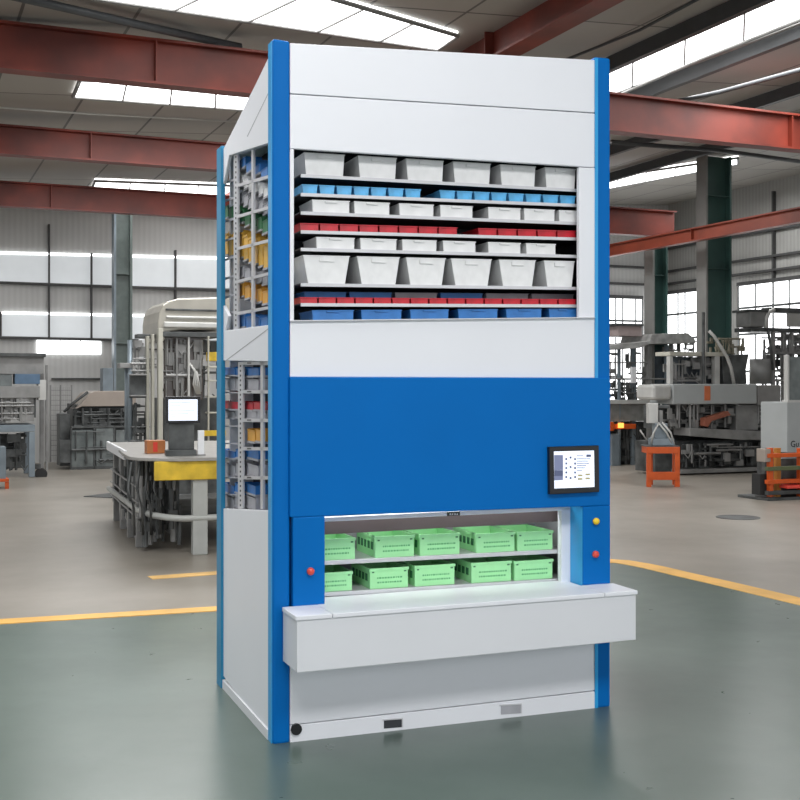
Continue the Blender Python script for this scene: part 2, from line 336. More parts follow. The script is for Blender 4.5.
# right wall details
WR = Frame(hall(S_R, 14), RANG - math.pi / 2)
def zline(F, px, py): return F.P(px, py, 0).z
def wbox(F, k, x0, x1, z0, z1, m, th, nm):
    xa = F.P(x0, 300, 0).x; xb = F.P(x1, 300, 0).x; mb = MB(); mb.box(xa, xb, -th, 0, z0, z1); o = mb.build(nm % k, m); o.location = F.o; o.rotation_euler = (0, 0, F.ang); return struct(o)
ztop = zline(WR, 770, 283); zmid = zline(WR, 770, 306); zm2 = zline(WR, 770, 333)
for (x0, x1) in ((668, 699), (740, 830)):
    wbox(WR, K, x0, x1, 1.35, ztop, WINL, 0.05, 'window_%d'); K += 1
    wbox(WR, K, x0, x1, ztop, ztop + 0.1, GIRT, 0.12, 'trim_%d'); K += 1
    for zz in (zmid, zm2, 2.2): wbox(WR, K, x0, x1, zz - 0.03, zz + 0.03, STEELD, 0.09, 'trim_%d'); K += 1
for x in (668, 679.5, 686.5, 740, 757, 774.5, 791): wbox(WR, K, x, x + (1.2 if x in (774.5,) else .7), 1.35, ztop, STEELD, 0.08, 'trim_%d'); K += 1
wb_t, wb_m, wb_n = zline(WB, 625, 299), zline(WB, 625, 321), zline(WB, 625, 345)
wbox(WB, K, 560, 641, 1.35, wb_t, WINL, 0.05, 'window_%d'); K += 1
wbox(WB, K, 560, 641, wb_t, wb_t + .1, GIRT, .12, 'trim_%d'); K += 1
for zz in (wb_m, wb_n): wbox(WB, K, 560, 641, zz - .03, zz + .03, STEELD, .09, 'trim_%d'); K += 1
for x in (614, 621, 634, 640.6): wbox(WB, K, x, x + .8, 1.35, wb_t, STEELD, .08, 'trim_%d'); K += 1
for yy in (250, 268, 285): wbox(WB, K, 560, 664, zline(WB, 625, yy), zline(WB, 625, yy) + .06, GIRT, .12, 'trim_%d'); K += 1
for yy in (232, 258, 272): wbox(WR, K, 668, 830, zline(WR, 770, yy), zline(WR, 770, yy) + 0.06, GIRT, 0.12, 'trim_%d'); K += 1
wbox(WR, K, 774.5, 776, ztop, roof_z(S_R) - .3, GIRT, 0.1, 'trim_%d'); K += 1

# columns
def column(px, Z, wpx, dpx, ztop, m1, m2, label, ang=RANG):
    X = (px - 400) / FOC * Z; o = empty('steel_column', (X, Z, 0), ang, label, 'column'); wd = wpx * Z / FOC / 1.05
    MB().box(-wd / 2, wd / 2, -.02, .02, 0, ztop).build('web', m1, o)
    MB().box(-wd / 2 - .02, -wd / 2 + .03, -.17, .17, 0, ztop).build('flange', m2, o)
    MB().box(wd / 2 - .03, wd / 2 + .02, -.17, .17, 0, ztop).build('flange', m1, o)
    MB().box(-wd / 2 - .1, wd / 2 + .1, -.22, .22, 0, .03).build('base_plate', m1, o)
    mb = MB(); z = 1.2
    while z < ztop: mb.box(-wd / 2 + .03, wd / 2 - .03, -.14, .14, z - .01, z + .01); z += 1.6
    mb.build('stiffener', m1, o)
    return o
column(714, 25.75, 31, 0, 6.88, COLG, COLGR, 'tall dark green steel column right of the machine, behind the grey press')
column(656, 27.3, 17, 0, 5.3, COLG, COLGR, 'green steel column between the two narrow windows right of the machine')
column(122, 27.0, 17, 0, 5.9, COLG2, STEELB, 'grey green steel column against the pale back wall at left')
c0 = hall(14.6, 6); c1 = hall(14.6, 28)
CB = Frame(Vector((0, 0, 0)), 0)
def at(px, py, Z): return Vector(((px - 400) / FOC * Z, Z, CAMZ + (HOR - py) / FOC * Z))
ca = at(715, 232, 23.8); sC = ca.dot(VV)
ibeam('crane_beam', hall(sC, 8), hall(sC, 28.3), ca.z - 0.12, ca.z + 0.16, 0.18, CRANE, 'orange red crane runway beam passing in front of the tall green column')

# ------------------------------------------------------------------ storage lift machine
P0 = Vector((-0.6467, 5.922, 0)); MANG = math.atan2(0.698, 1.836)
M = Frame(P0, MANG)
LIFT = empty('storage_lift', P0, MANG, 'tall blue and white automatic storage machine with windows showing shelves of bins', 'storage machine')
def fp(name, poly, d0, d1, m, bevel=0.004, parent=None): mb = MB(); M.front(mb, poly, d0, d1); return mb.build(name, m, parent or LIFT, bevel)
def sp(name, poly, c0, c1, m, bevel=0.003, parent=None): mb = MB(); M.side(mb, poly, c0, c1); return mb.build(name, m, parent or LIFT, bevel)
W_, D_ = M.P(610.5, 400, 0).x, 1.30
# posts
zt = M.P(272, 38).z; ztr = M.P(609, 58).z
xpl = M.P(290, 400).x; xpr = M.P(595, 400).x
mb = MB(); mb.hexa([(0, 0, 0), (xpl, 0, 0), (xpl, 0, zt - .005), (0, 0, zt), (0, .09, 0), (xpl, .09, 0), (xpl, .09, zt - .005), (0, .09, zt)]); mb.build('corner_post', BLUE, LIFT, 0.012)
mb = MB(); mb.box(-0.004, 0.0, 0.015, .085, 0, zt - 0.01); mb.build('post_edge_trim', LBLUE, LIFT)
mb = MB(); mb.box(xpr, W_, 0, .09, 0, ztr); mb.build('corner_post', BLUE, LIFT, 0.012)
mb = MB(); mb.box(xpr - .002, xpr + 0.018, -0.004, 0, 0.0, ztr - .01); mb.build('post_edge_trim', LBLUE, LIFT)
yr0 = M.Q(223.5, 400, 0).y; yr1 = M.Q(219, 400, 0).y; zrl = M.Q(221, 148, 0).z
mb = MB(); mb.box(-0.015, .012, yr0, yr1, 0, zrl); mb.build('corner_post', TEAL, LIFT, 0.004)
mb = MB(); mb.box(W_ - .07, W_ + .0, yr0, yr1, 0, zrl + .08); mb.build('corner_post', TEAL, LIFT, 0.004)
yr = yr1 - .02
# front fascia
pt = M.P(290, 41).z
fp('top_panel', [(290, 43), (595, 60), (595, 112.6), (290, 93.3)], 0.004, 0.03, WHITE)
fp('top_panel', [(290, 94.2), (595, 113.5), (595, 167.5), (290, 148.5)], 0.004, 0.03, WHITE)
fp('window_frame', [(290, 149), (294, 149.3), (294, 321), (290, 321)], 0.002, 0.03, WHITE, 0.002)
fp('window_frame', [(579, 167.3), (595, 168), (595, 318), (579, 318)], 0.002, 0.03, WHITE, 0.002)
fp('front_panel', [(290, 320.8), (595, 317.4), (595, 378), (290, 377)], 0.004, 0.03, WHITE)
fp('window_sill', [(290, 320.2), (595, 317), (595, 317.9), (290, 321.3)], -0.012, 0.03, SHELF, 0)
fp('front_panel', [(290, 377), (610.5, 378), (610.5, 505.5), (290, 517.5)], -0.02, 0.03, BLUE, 0.006)
LP = fp('pillar', [(293, 517.5), (325, 516), (325, 606), (293, 609)], -0.02, 0.12, BLUE, 0.006)
fp('pillar', [(583, 506.6), (610.5, 505.4), (610.5, 586), (583, 588)], -0.02, 0.12, BLUE, 0.006)
mb = MB(); a = M.P(582.6, 507, -.0205); b = M.P(582.6, 588, -.0205); mb.box(a.x - .003, a.x - .0005, -.02, .12, b.z, a.z); mb.build('pillar_side_panel', LBLUE, LIFT)
# push buttons
def button(px, py, m, label):
    c = M.P(px, py, -0.02); mb = MB(); mb.tube([c + Vector((0, .004, 0)), c + Vector((0, -.008, 0))], .020, 20); cl = mb.build('button_collar', CHROME, LIFT, smooth=False)
    mb = MB(); mb.tube([c + Vector((0, -.008, 0)), c + Vector((0, -.018, 0)), c + Vector((0, -.026, 0)), c + Vector((0, -.030, 0))], [.0195, .0195, .015, .006], 20)
    o = mb.build('button', m, cl, smooth=True); o['label'] = label
button(310, 571, RED, 'red push button on the left blue pillar'); button(595, 521, YEL, 'yellow push button on the right blue pillar'); button(594.5, 554, RED, 'red push button on the right blue pillar')
# control screen
scr = fp('control_screen', [(549.5, 447), (599, 445.5), (599.5, 492), (550, 494.5)], -0.05, -0.02, BLACK, 0.003)
sc_ = fp('display', [(554, 451.5), (594, 450.5), (594.5, 487), (554.5, 488.5)], -0.052, -0.0495, SCREEN, 0, scr)
def ink(poly, m, nm='screen_text', d=-0.0535): mb = MB(); M.front(mb, poly, d, d + .0012); return mb
g = MB(); M.front(g, [(554.3, 455), (563, 455), (563, 470), (554.4, 470.5)], -.0535, -.052); M.front(g, [(554.4, 476), (563, 476), (563, 480), (554.4, 480.4)], -.0535, -.052); g.build('screen_menu', SCREENP, scr)
g = MB(); M.front(g, [(554.4, 470.5), (563, 470.2), (563, 476), (554.4, 476)], -.0536, -.052)
for i, xx in enumerate((565.5, 569.8, 574.3)):
    for yy in ((458, 462.5, 467, 471.5, 476) if i != 1 else (456.5, 466, 477)): M.front(g, [(xx, yy), (xx + 1.7, yy), (xx + 1.7, yy + 2), (xx, yy + 2)], -.0536, -.052)
for j, yy in enumerate((455.5, 458.5, 460.8, 463, 465.2, 467.5, 470)):
    M.front(g, [(577, yy), (577 + (6, 13, 11, 12, 9, 8, 5)[j], yy), (577 + (6, 13, 11, 12, 9, 8, 5)[j], yy + .6), (577, yy + .6)], -.0536, -.052)
M.front(g, [(586.5, 454.5), (591, 454.5), (591, 456.8), (586.5, 457)], -.0536, -.052); g.build('screen_text', SCREENI, scr)
g = MB()
for x, y in ((578, 474.5), (585.5, 473.5), (578, 478), (585.5, 477.5)): M.front(g, [(x, y), (x + 4.5, y), (x + 4.5, y + 1.8), (x, y + 1.8)], -.0536, -.052)
g.build('screen_key', SCREENY, scr)
# access opening liner (plane y=.12)
def lip(poly, nm='opening_frame', m=WHITE, d0=.115, d1=.16): return fp(nm, poly, d0, d1, m, 0.002)
lip([(300, 519), (575, 505.5), (575, 510), (300, 523)])
lip([(561.5, 508), (571, 507.5), (571, 583), (561.5, 584)])
nb = fp('name_plate', [(447.5, 512.2), (460, 511.6), (460, 515.4), (447.5, 516)], .108, .115, BLACK, 0.001)
g = MB()
for i, x in enumerate((449.6, 451.8, 454.4, 456.6)): M.front(g, [(x, 513.4 + .3 * (i % 2)), (x + 1.4, 513.3), (x + 1.4, 514.9), (x, 515)], .1068, .108)
g.build('plate_text', WHITEP, nb)
xl, xr = M.P(300, 550, .12).x, M.P(566, 550, .12).x
zc = M.P(450, 512, .12).z; zf = 0.72
g = MB(); g.box(xl, W_ - .04, .62, .64, zf - .1, zc + .2); g.build('cavity_back_panel', GREYI, LIFT)
g = MB(); a = M.P(300, 522, .2); b = M.P(565, 509, .2); c = M.P(565, 521, .2); d = M.P(300, 536, .2)
g.prism([a, b, c, d], (0, .02, 0)); g.build('roller_shutter', BROWN, LIFT)
g = MB(); g.box(xr + .06, xr + .075, .16, .62, zf - .1, zc + .1); g.build('cavity_side_panel', GREYI, LIFT)
g = MB(); g.box(.16, .175, .17, .62, zf - .1, zc - .01); g.build('cavity_side_panel', GREYI, LIFT)
def tray(y0, y1, nm='tray', d=.17):
    a = M.P(325, y0, d); b = M.P(560, y1, d); g = MB()
    x0, x1 = .06, xr + .055; zl = a.z + (x0 - a.x) * (b.z - a.z) / (b.x - a.x); zr_ = a.z + (x1 - a.x) * (b.z - a.z) / (b.x - a.x)
    g.hexa([(x0, d, zl - .022), (x1, d, zr_ - .022), (x1, d, zr_), (x0, d, zl), (x0, d + .4, zl - .022), (x1, d + .4, zr_ - .022), (x1, d + .4, zr_), (x0, d + .4, zl)])
    g.build(nm, SHELF if nm == 'tray' else GREYI, LIFT, .002); return lambda x: zl + (x - x0) * (zr_ - zl) / (x1 - x0)
T1 = tray(561, 549.5); T2 = tray(592.5, 578.5)
# counter
zctr = 0.72; DC = -0.27
c_poly = [(297, 616.5), (636, 590)]
fl = M.P(297, 616, DC); frr = M.P(636, 590.3, DC); fbl = M.P(298, 673, DC); fbr = M.P(636, 640, DC)
print('counter', fl, frr, fbl, fbr)
def zlin(a, b, x): return a.z + (x - a.x) * (b.z - a.z) / (b.x - a.x)
g = MB(); zt0, zt1 = fl.z, frr.z; tt = .022
x0, x1 = fl.x, frr.x
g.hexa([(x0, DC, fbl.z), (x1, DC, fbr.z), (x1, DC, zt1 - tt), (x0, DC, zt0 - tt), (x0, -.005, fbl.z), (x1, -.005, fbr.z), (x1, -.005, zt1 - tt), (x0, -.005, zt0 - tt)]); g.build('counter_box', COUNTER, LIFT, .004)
seams = [x0 - .008, M.P(332, 605, DC).x, M.P(604, 590, DC).x, x1 + .006]
for i in range(3):
    xa, xb = seams[i] + (.002 if i else 0), seams[i + 1] - (.001 if i < 2 else 0); za = zt0 + (xa - x0) * (zt1 - zt0) / (x1 - x0); zb = zt0 + (xb - x0) * (zt1 - zt0) / (x1 - x0)
    g = MB(); yb = .165 if i == 1 else -.021
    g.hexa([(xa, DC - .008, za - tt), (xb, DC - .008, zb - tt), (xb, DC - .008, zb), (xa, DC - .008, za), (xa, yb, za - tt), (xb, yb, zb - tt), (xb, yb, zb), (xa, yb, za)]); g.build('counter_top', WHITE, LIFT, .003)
# counter inside between pillars
g = MB(); xa = M.P(325, 600, -.02).x; xb = M.P(583, 582, -.02).x
za = zlin(fl, frr, xa); zb = zlin(fl, frr, xb)
# lower front
fp('lower_panel', [(290, 612), (595, 590), (595, 690.5), (290, 725)], 0.004, 0.03, WHITE)
fp('plinth', [(290, 726), (595, 691.5), (595, 708.6), (290, 743.4)], 0.0, 0.05, WHITE, .003)
for (x0_, y0_, x1_, y1_, m_) in ((384, 720, 402, 728, DARK), (501, 705.5, 521, 714, BINGR)):
    g = MB(); M.front(g, [(x0_, y0_ + .6), (x1_, y0_ - .8), (x1_, y1_ - .8), (x0_, y1_ + .6)], -.002, .0); q = g.build('forklift_slot', m_, LIFT)
    g = MB(); M.front(g, [(x0_ - 1.2, y0_ - .6), (x1_ + .8, y0_ - 2), (x1_ + .8, y0_ - .8), (x0_ - 1.2, y0_ + .6)], -.005, .0); M.front(g, [(x1_, y0_ - .8), (x1_ + 1, y0_ - .9), (x1_ + 1, y1_ - .6), (x1_, y1_ - .6)], -.005, .0); g.build('slot_rim', SHELF, q)
c = M.P(296, 729, 0); g = MB(); g.tube([c + Vector((0, 0.003, 0)), c + Vector((0, -.012, 0))], .029, 20); g.build('round_plug', BLACK, LIFT)
# left side
sp('side_panel', [(223.3, 149), (229, 137.5), (236, 123.5), (248, 99), (258, 79), (268.5, 57), (268.5, 143), (229, 155.5), (223.3, 185)], 0.0, .02, WHITE)
sp('side_panel', [(223.3, 305), (226, 311), (228.5, 316), (225.5, 330.5), (268.5, 325), (268.5, 361.5), (223.3, 360.5)], 0.0, .02, WHITE)
sp('side_panel', [(223.3, 508.5), (268.5, 510.5), (268.5, 736), (223.3, 676)], 0.0, .02, WHITE)
g = MB(); g.box(-.008, .02, .085, yr0, 0, .055); g.build('plinth', COUNTER, LIFT, .003)
g = MB(); M.side(g, [(268.5, 92), (247, 136), (247.3, 136.8), (268.5, 93.2)], -.001, 0); M.side(g, [(268.5, 329), (226, 361), (226, 360), (268.5, 328)], -.001, 0); g.build('seam', GREYI, LIFT)
# rear, right and roof of the casing
g = MB(); g.box(.06, W_ - .07, yr - .03, yr - .005, 0, zrl); g.build('back_panel', WHITE, LIFT)
g = MB(); g.hexa([(W_ - .02, .09, 0), (W_ - .02, yr0, 0), (W_ - .02, yr0, zrl + .06), (W_ - .02, .09, ztr - .04), (W_, .09, 0), (W_, yr0, 0), (W_, yr0, zrl + .06), (W_, .09, ztr - .04)]); g.build('side_panel', WHITE, LIFT)
g = MB(); g.hexa([(.02, .03, zt - .10), (W_ - .02, .03, ztr - .04), (W_ - .02, yr - .03, zrl + .04), (.02, yr - .03, zrl - .05), (.02, .03, zt - .08), (W_ - .02, .03, ztr - .02), (W_ - .02, yr - .03, zrl + .06), (.02, yr - .03, zrl - .03)]); g.build('roof_panel', WHITE, LIFT)
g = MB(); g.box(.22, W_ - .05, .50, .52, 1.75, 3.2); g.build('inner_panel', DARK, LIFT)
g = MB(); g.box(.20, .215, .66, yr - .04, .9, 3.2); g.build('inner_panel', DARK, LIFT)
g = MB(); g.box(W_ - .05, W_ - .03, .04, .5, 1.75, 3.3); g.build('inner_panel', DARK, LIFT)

# carriers and bins behind the upper front window
SH = [(173.5, 189), (192.5, 204), (211, 222), (230, 237.5), (247.5, 255), (283, 287), (303, 304.5), (320.5, 317.5)]
def sy(r, px): a, b = SH[r]; return a + (b - a) * (px - 294) / 285.0
for r in range(8):
    g = MB(); a = M.P(290, sy(r, 290), .06); b = M.P(584, sy(r, 584), .06); xa, xb = .165, W_ - .06
    za = a.z + (xa - a.x) * (b.z - a.z) / (b.x - a.x); zb = a.z + (xb - a.x) * (b.z - a.z) / (b.x - a.x)
    for (y0, y1, t0, mm, nm) in ((.06, .07, .017, SHELF, 'shelf_lip'), (.07, .48, .006, SHELFD, 'shelf')):
        g = MB(); g.hexa([(xa, y0, za - t0), (xb, y0, zb - t0), (xb, y0, zb), (xa, y0, za), (xa, y1, za - t0), (xb, y1, zb - t0), (xb, y1, zb), (xa, y1, za)])
        g.build(nm, mm, LIFT)
M_ = LIFT.matrix_basis.copy()
def wloc(p):
    a = M.a * p.x + M.b * p.y; return Vector((P0.x + a.x, P0.y + a.y, p.z))
ORD = ['leftmost', 'second from left', 'third from left', 'fourth from left', 'fifth from left', 'sixth from left', 'seventh from left', 'eighth from left', 'ninth from left', 'tenth from left', 'eleventh from left', 'twelfth from left', 'thirteenth from left', 'fourteenth from left', 'fifteenth from left', 'sixteenth from left', 'seventeenth from left']
def bin_at(xa, xb, z0a, z0b, h, y0, dep, m, label, group, taper=.10, lean=.0, part=True, name='storage_bin', rim=.006):
    """open-topped tapered bin with a rim, standing between xa and xb on a shelf"""
    w_ = xb - xa; xm = (xa + xb) / 2; base = wloc(Vector((xm, y0 + dep / 2, min(z0a, z0b))))
    o = None; t = w_ * taper / 2; zoff = (z0a + z0b) / 2 - min(z0a, z0b); dz = (z0b - z0a) / 2
    hw = w_ / 2; th = .004; lb = dep * .06
    def ring(hw_, y0_, y1_, z): return [(-hw_, y0_, z + zoff - dz), (hw_, y0_, z + zoff + dz), (hw_, y1_, z + zoff + dz), (-hw_, y1_, z + zoff - dz)]
    rings = [ring(hw - t, -dep / 2 + lean * h, dep / 2 - lb, .0005), ring(hw - .003, -dep / 2 + .003, dep / 2 - .003, h - rim), ring(hw, -dep / 2, dep / 2, h - rim), ring(hw, -dep / 2, dep / 2, h),
             ring(hw - th - .003, -dep / 2 + th + .003, dep / 2 - th - .003, h), ring(hw - t - th, -dep / 2 + lean * h + th, dep / 2 - lb - th, th)]
    g = MB()
    for rg in rings: g.v += rg
    for i in range(5):
        for k in range(4): k2 = (k + 1) % 4; g.f.append((i * 4 + k, i * 4 + k2, i * 4 + 4 + k2, i * 4 + 4 + k))
    g.f.append((3, 2, 1, 0)); g.f.append((20, 21, 22, 23))
    o = g.build(name, m); o.location = base; o.rotation_euler = (0, 0, MANG)
    tag(o, label, 'bin', group)
    if part:
        q = MB(); q.box(-w_ * .16, w_ * .16, -dep / 2 - .006 + .001, -dep / 2 + .004, zoff + h * .78, zoff + h * .92); q.build('grip', m, o)
    return o
YF = .075
rows = [
    (0, 22, BINW, .30, [(304, 345), (358, 397), (406, 444), (453, 491), (500, 536), (545, 576)], 'large white bin', 'top shelf of the machine window', .10),
    (2, 12.5, BINW, .25, [(312, 350), (354, 390), (399, 434), (440, 473), (488, 521), (524, 555), (559, 578)], 'small white bin', 'third shelf of the machine window', .04),
    (4, 11.5, BINW, .25, [(316, 355), (360, 397), (402, 437), (443, 476), (488, 521), (526, 556)], 'low white bin', 'fifth shelf of the machine window', .04),
    (5, 28, BINW, .30, [(303, 350), (357, 400), (406, 446), (451, 492), (499, 536), (544, 575)], 'tall white tapered bin', 'sixth shelf of the machine window', .22),
    (7, 10, BINB, .25, [(312, 354), (361, 402), (410, 449), (458, 498), (506, 542), (549, 577)], 'medium blue bin', 'bottom shelf of the machine window', .04)]
def bx(px, py, y): return M.P(px, py, y)
for (r, hp, m, dep, xs, nm, where, tp) in rows:
    for i, (xa, xb) in enumerate(xs):
        pa = bx(xa, sy(r, xa), YF); pb = bx(xb, sy(r, xb), YF)
        # stand exactly on the shelf
        l0 = bx(290, sy(r, 290), .06); l1 = bx(584, sy(r, 584), .06); zz = lambda x: l0.z + (x - l0.x) * (l1.z - l0.z) / (l1.x - l0.x)
        if xb > 565: xb_ = min(pb.x, W_ - .06)
        else: xb_ = pb.x
        bin_at(pa.x, xb_, zz(pa.x), zz(xb_), hp * 6.15 / FOC, YF, dep, m, '%s %s on the %s' % (nm, ORD[i], where), '%ss on the %s' % (nm, where), taper=tp)
def many(r, hp, m, dep, x0, x1, n, nm, where, y=YF, gap=1.2, skip=(), mf=None, tp=.15):
    st = (x1 - x0) / n; c = 0
    for i in range(n):
        if i in skip: continue
        xa, xb = x0 + i * st, x0 + (i + 1) * st - gap
        l0 = bx(290, sy(r, 290), .06); l1 = bx(584, sy(r, 584), .06); zz = lambda x: l0.z + (x - l0.x) * (l1.z - l0.z) / (l1.x - l0.x)
        pa = bx(xa, sy(r, xa), y); pb = bx(xb, sy(r, xb), y)
        bin_at(pa.x, pb.x, zz(pa.x), zz(pb.x), hp * 6.15 / FOC, y, dep, mf(i) if mf else m, '%s %s on the %s' % (nm, ORD[c], where), '%ss on the %s' % (nm, where), taper=tp, part=False); c += 1
many(1, 9, BINLB, .25, 302, 577, 16, 'small light blue bin', 'second shelf of the machine window', skip=(7,))
many(3, 7.5, BINR, .25, 300, 577, 14, 'low red bin', 'fourth shelf of the machine window', skip=(8,), gap=.8, tp=.06)
many(6, 6, BINR, .13, 300, 577, 15, 'low red bin', 'seventh shelf of the machine window', gap=.8, tp=.06)
many(6, 13.5, BINB, .2, 304, 577, 6, 'back bin', 'seventh shelf, behind the red bins', y=.22, mf=lambda i: BINB if i in (0, 1, 3) else BINGR, gap=3, tp=.04)
# crates in the access opening
def crate(x0, x1, ytop, ybot, T, label, first=False):
    y0 = .185; pa = M.P(x0, ybot, y0); pb = M.P(x1, ybot, y0); xa, xb = pa.x, pb.x; xm = (xa + xb) / 2; h = (ybot - ytop) * pa.z * 0 + (ybot - ytop) * (M.o.y + .7) / FOC; hw = (xb - xa) / 2; dp = .32; z0 = T(xm)
    s_ = (T(xb) - T(xa)) / 2
    b = wloc(Vector((xm, y0, z0 + abs(s_)))); o = empty('green_crate', b, MANG, label, 'crate', 'green crates in the access opening')
    g = MB(); t = .006
    g.box(-hw, hw, 0, t, 0, h); g.box(-hw, hw, dp - t, dp, 0, h); g.box(-hw, -hw + t, t, dp - t, 0, h); g.box(hw - t, hw, t, dp - t, 0, h); g.box(-hw + t, hw - t, t, dp - t, 0, t)
    g.build('body', GREEN, o, .0015)
    g = MB(); g.box(-hw - .004, hw + .004, -.005, .008, h - .014, h); g.box(-hw - .004, hw + .004, dp - .008, dp + .005, h - .014, h); g.box(-hw - .004, -hw + .008, .008, dp - .008, h - .014, h); g.box(hw - .008, hw + .004, .008, dp - .008, h - .014, h)
    g.build('rim', GREEN, o)
    g = MB(); rnd = random.Random(int(x0))
    for row in (.52, .30):
        x = -hw * .62
        while x < hw * .7:
            w_ = rnd.choice((.006, .009, .012)); g.box(x, x + w_, -.0015, 0, h * row - .004, h * row + .004); x += w_ + .005
    g.build('marking', GREEND, o)
    g = MB(); g.box(-hw + .012, -hw + .024, -.0015, 0, h * .78, h * .84); g.build('slot', GREENX, o); g = MB(); g.box(hw - .024, hw - .01, -.0015, 0, h * .78, h * .84); g.build('slot', GREENX, o)
    for k in range(5): g = MB(); g.box(-hw - .0015, -hw, .04 + k * .055, .075 + k * .055, h * .35, h * .7); g.build('side_slot', GREENX, o)
    return o
for i, (a, b, c_, d_) in enumerate(((318, 355, 541, 561), (375.5, 414, 537, 557.5), (420, 459.5, 534.5, 555), (476.5, 514.5, 532.5, 551.5), (517.5, 552.5, 529, 548))):
    crate(a, b, c_, d_, T1, 'pale green plastic crate on the upper tray, %s' % ORD[i])
for i, (a, b, c_, d_) in enumerate(((314, 352, 573, 591), (370, 408, 569.5, 589), (415, 454.5, 566, 586), (471.5, 511, 562, 582), (514.5, 552.5, 559, 578.5))):
    crate(a, b, c_, d_, T2, 'pale green plastic crate on the lower tray, %s' % ORD[i])
l = bpy.data.lights.new('cavity_strip_lamp', 'AREA'); l.shape = 'RECTANGLE'; l.size = 1.5; l.size_y = .05; l.energy = 2.0
o = bpy.data.objects.new('cavity_strip_lamp', l); C.objects.link(o); o.location = wloc(Vector((.95, .19, 1.20))); o.rotation_euler = (0, 0, MANG)

# side windows: racking and bins seen end-on
def sq(name, poly, c0, c1, m, parent=LIFT): g = MB(); M.side(g, poly, c0, c1); return g.build(name, m, parent)
CR = .022
sq('rack_upright', [(233.6, 152), (237.6, 151), (237.6, 329.5), (233.6, 330)], CR, CR + .012, SHELF)
g = MB()
for k in range(34): y = 156 + k * 5.1; M.side(g, [(235.2, y), (236.2, y), (236.2, y + 2), (235.2, y + 2)], CR - .001, CR)
g.build('upright_perforation', DARK, LIFT)
sq('rack_upright', [(251.3, 148), (253.3, 147.5), (253.3, 327.5), (251.3, 328)], CR, CR + .012, SHELF)
for (ya, yb, t_) in ((155, 142, 2.5), (184, 175, 3), (215, 206, 3), (247, 239, 3), (280, 272, 3), (312, 306, 3)):
    x_ = 237.6 if ya > 160 else 229
    sq('rack_beam', [(x_, ya), (268.8, yb), (268.8, yb + t_), (x_, ya + t_)], CR, CR + .012, SHELF)
for y in (180, 198, 219, 238, 257, 276, 295, 312): sq('rack_shelf', [(223.6, y + 2), (233.6, y - 1), (233.6, y + .8), (223.6, y + 4)], CR + .01, CR + .02, BINGR)
def side_bins(ya, hp, n, m, nm, where, slope=.42, x0=238.4, x1=268, c=.05, cat_=True, gap=.5):
    st = (x1 - x0) / n
    for i in range(n):
        xa, xb = x0 + i * st + gap, x0 + (i + 1) * st - gap; yb_ = ya + (xa - x0) * slope; yt_ = yb_ + st * slope
        # a level bin: floor height from its middle, its width along the machine's side
        p = M.Q(xa, (yb_ + yt_) / 2, c); q = M.Q(xb, (yb_ + yt_) / 2, c); h = abs(M.Q(xa, yb_, c).z - M.Q(xa, yb_ + hp, c).z)
        zc_ = min(M.Q((xa + xb) / 2, (yb_ + yt_) / 2 + hp, c).z, 9)
        y0, y1 = sorted((p.y, q.y)); b = wloc(Vector((c, (y0 + y1) / 2, zc_))); hw = (y1 - y0) / 2
        g = MB(); t = .003; dd = .10
        g.box(0, t, -hw, hw, 0, h * .92); g.box(dd - t, dd, -hw, hw, 0, h); g.box(t, dd - t, -hw, -hw + t, 0, h); g.box(t, dd - t, hw - t, hw, 0, h); g.box(t, dd - t, -hw + t, hw - t, 0, t); g.box(-.004, .001, -hw, hw, h * .85, h * .92)
        o = g.build('storage_bin', m); o.location = b; o.rotation_euler = (0, 0, MANG)
        MB().box(c - .004, c + .11, y0 - .004, y1 + .004, zc_ - .012, zc_ - .001).build('rack_shelf', BINGR, LIFT)
        tag(o, '%s %s in the %s' % (nm, ORD[i], where), 'bin', '%ss in the %s' % (nm, where))
U = 'upper side window'; Lw = 'lower side window'
side_bins(157, 9, 4, BINB, 'blue bin', 'top row of the ' + U)
side_bins(175, 10, 6, BINW, 'white bin', 'second row of the ' + U)
side_bins(191, 10, 6, BINGR, 'grey bin', 'third row of the ' + U)
side_bins(208, 13, 5, BING, 'dark green bin', 'fourth row of the ' + U)
side_bins(230, 26, 6, BINY, 'tall yellow bin', 'fifth row of the ' + U)
side_bins(265, 10, 5, BINGR, 'grey bin', 'sixth row of the ' + U, .3)
side_bins(282, 13, 5, BINO, 'orange bin', 'seventh row of the ' + U, .3)
side_bins(314, 12, 4, BINB, 'blue bin', 'bottom row of the ' + U, .1)
side_bins(232, 22, 2, BINY, 'narrow yellow bin', 'left strip of the ' + U, .2, 223.8, 233)
side_bins(205, 12, 2, BING, 'narrow green bin', 'left strip of the ' + U, .2, 223.8, 233)
# lower side window
sq('rack_upright', [(238, 362), (242.6, 362), (242.6, 508.5), (238, 508.5)], CR, CR + .012, SHELF)
g = MB()
for k in range(30): y = 365 + k * 4.8; M.side(g, [(239.8, y), (240.8, y), (240.8, y + 2), (239.8, y + 2)], CR - .001, CR)
g.build('upright_perforation', DARK, LIFT)
sq('rack_upright', [(260.4, 362), (263, 362), (263, 509), (260.4, 509)], CR, CR + .012, SHELF)
for y in (361.5, 390, 418.5, 447, 476):
    b_ = sq('rack_beam', [(242.6, y), (268.8, y + .3), (268.8, y + 3.6), (242.6, y + 3.3)], CR, CR + .012, SHELF)
    sq('beam_label', [(247, y + .9), (251, y + .9), (251, y + 2.2), (247, y + 2.2)], CR - .001, CR, BLACK, b_)
for y in (375, 392, 409, 425.5, 443, 458, 477, 494): sq('rack_shelf', [(223.6, y), (238, y), (238, y + 1.3), (223.6, y + 1.3)], CR + .008, CR + .02, BINGR)
side_bins(367, 7.5, 3, BINB, 'flat blue bin', 'top row of the ' + Lw, .03, 224, 259)
side_bins(378, 10, 3, BINGR, 'flat grey bin', 'second row of the ' + Lw, .03, 224, 259)
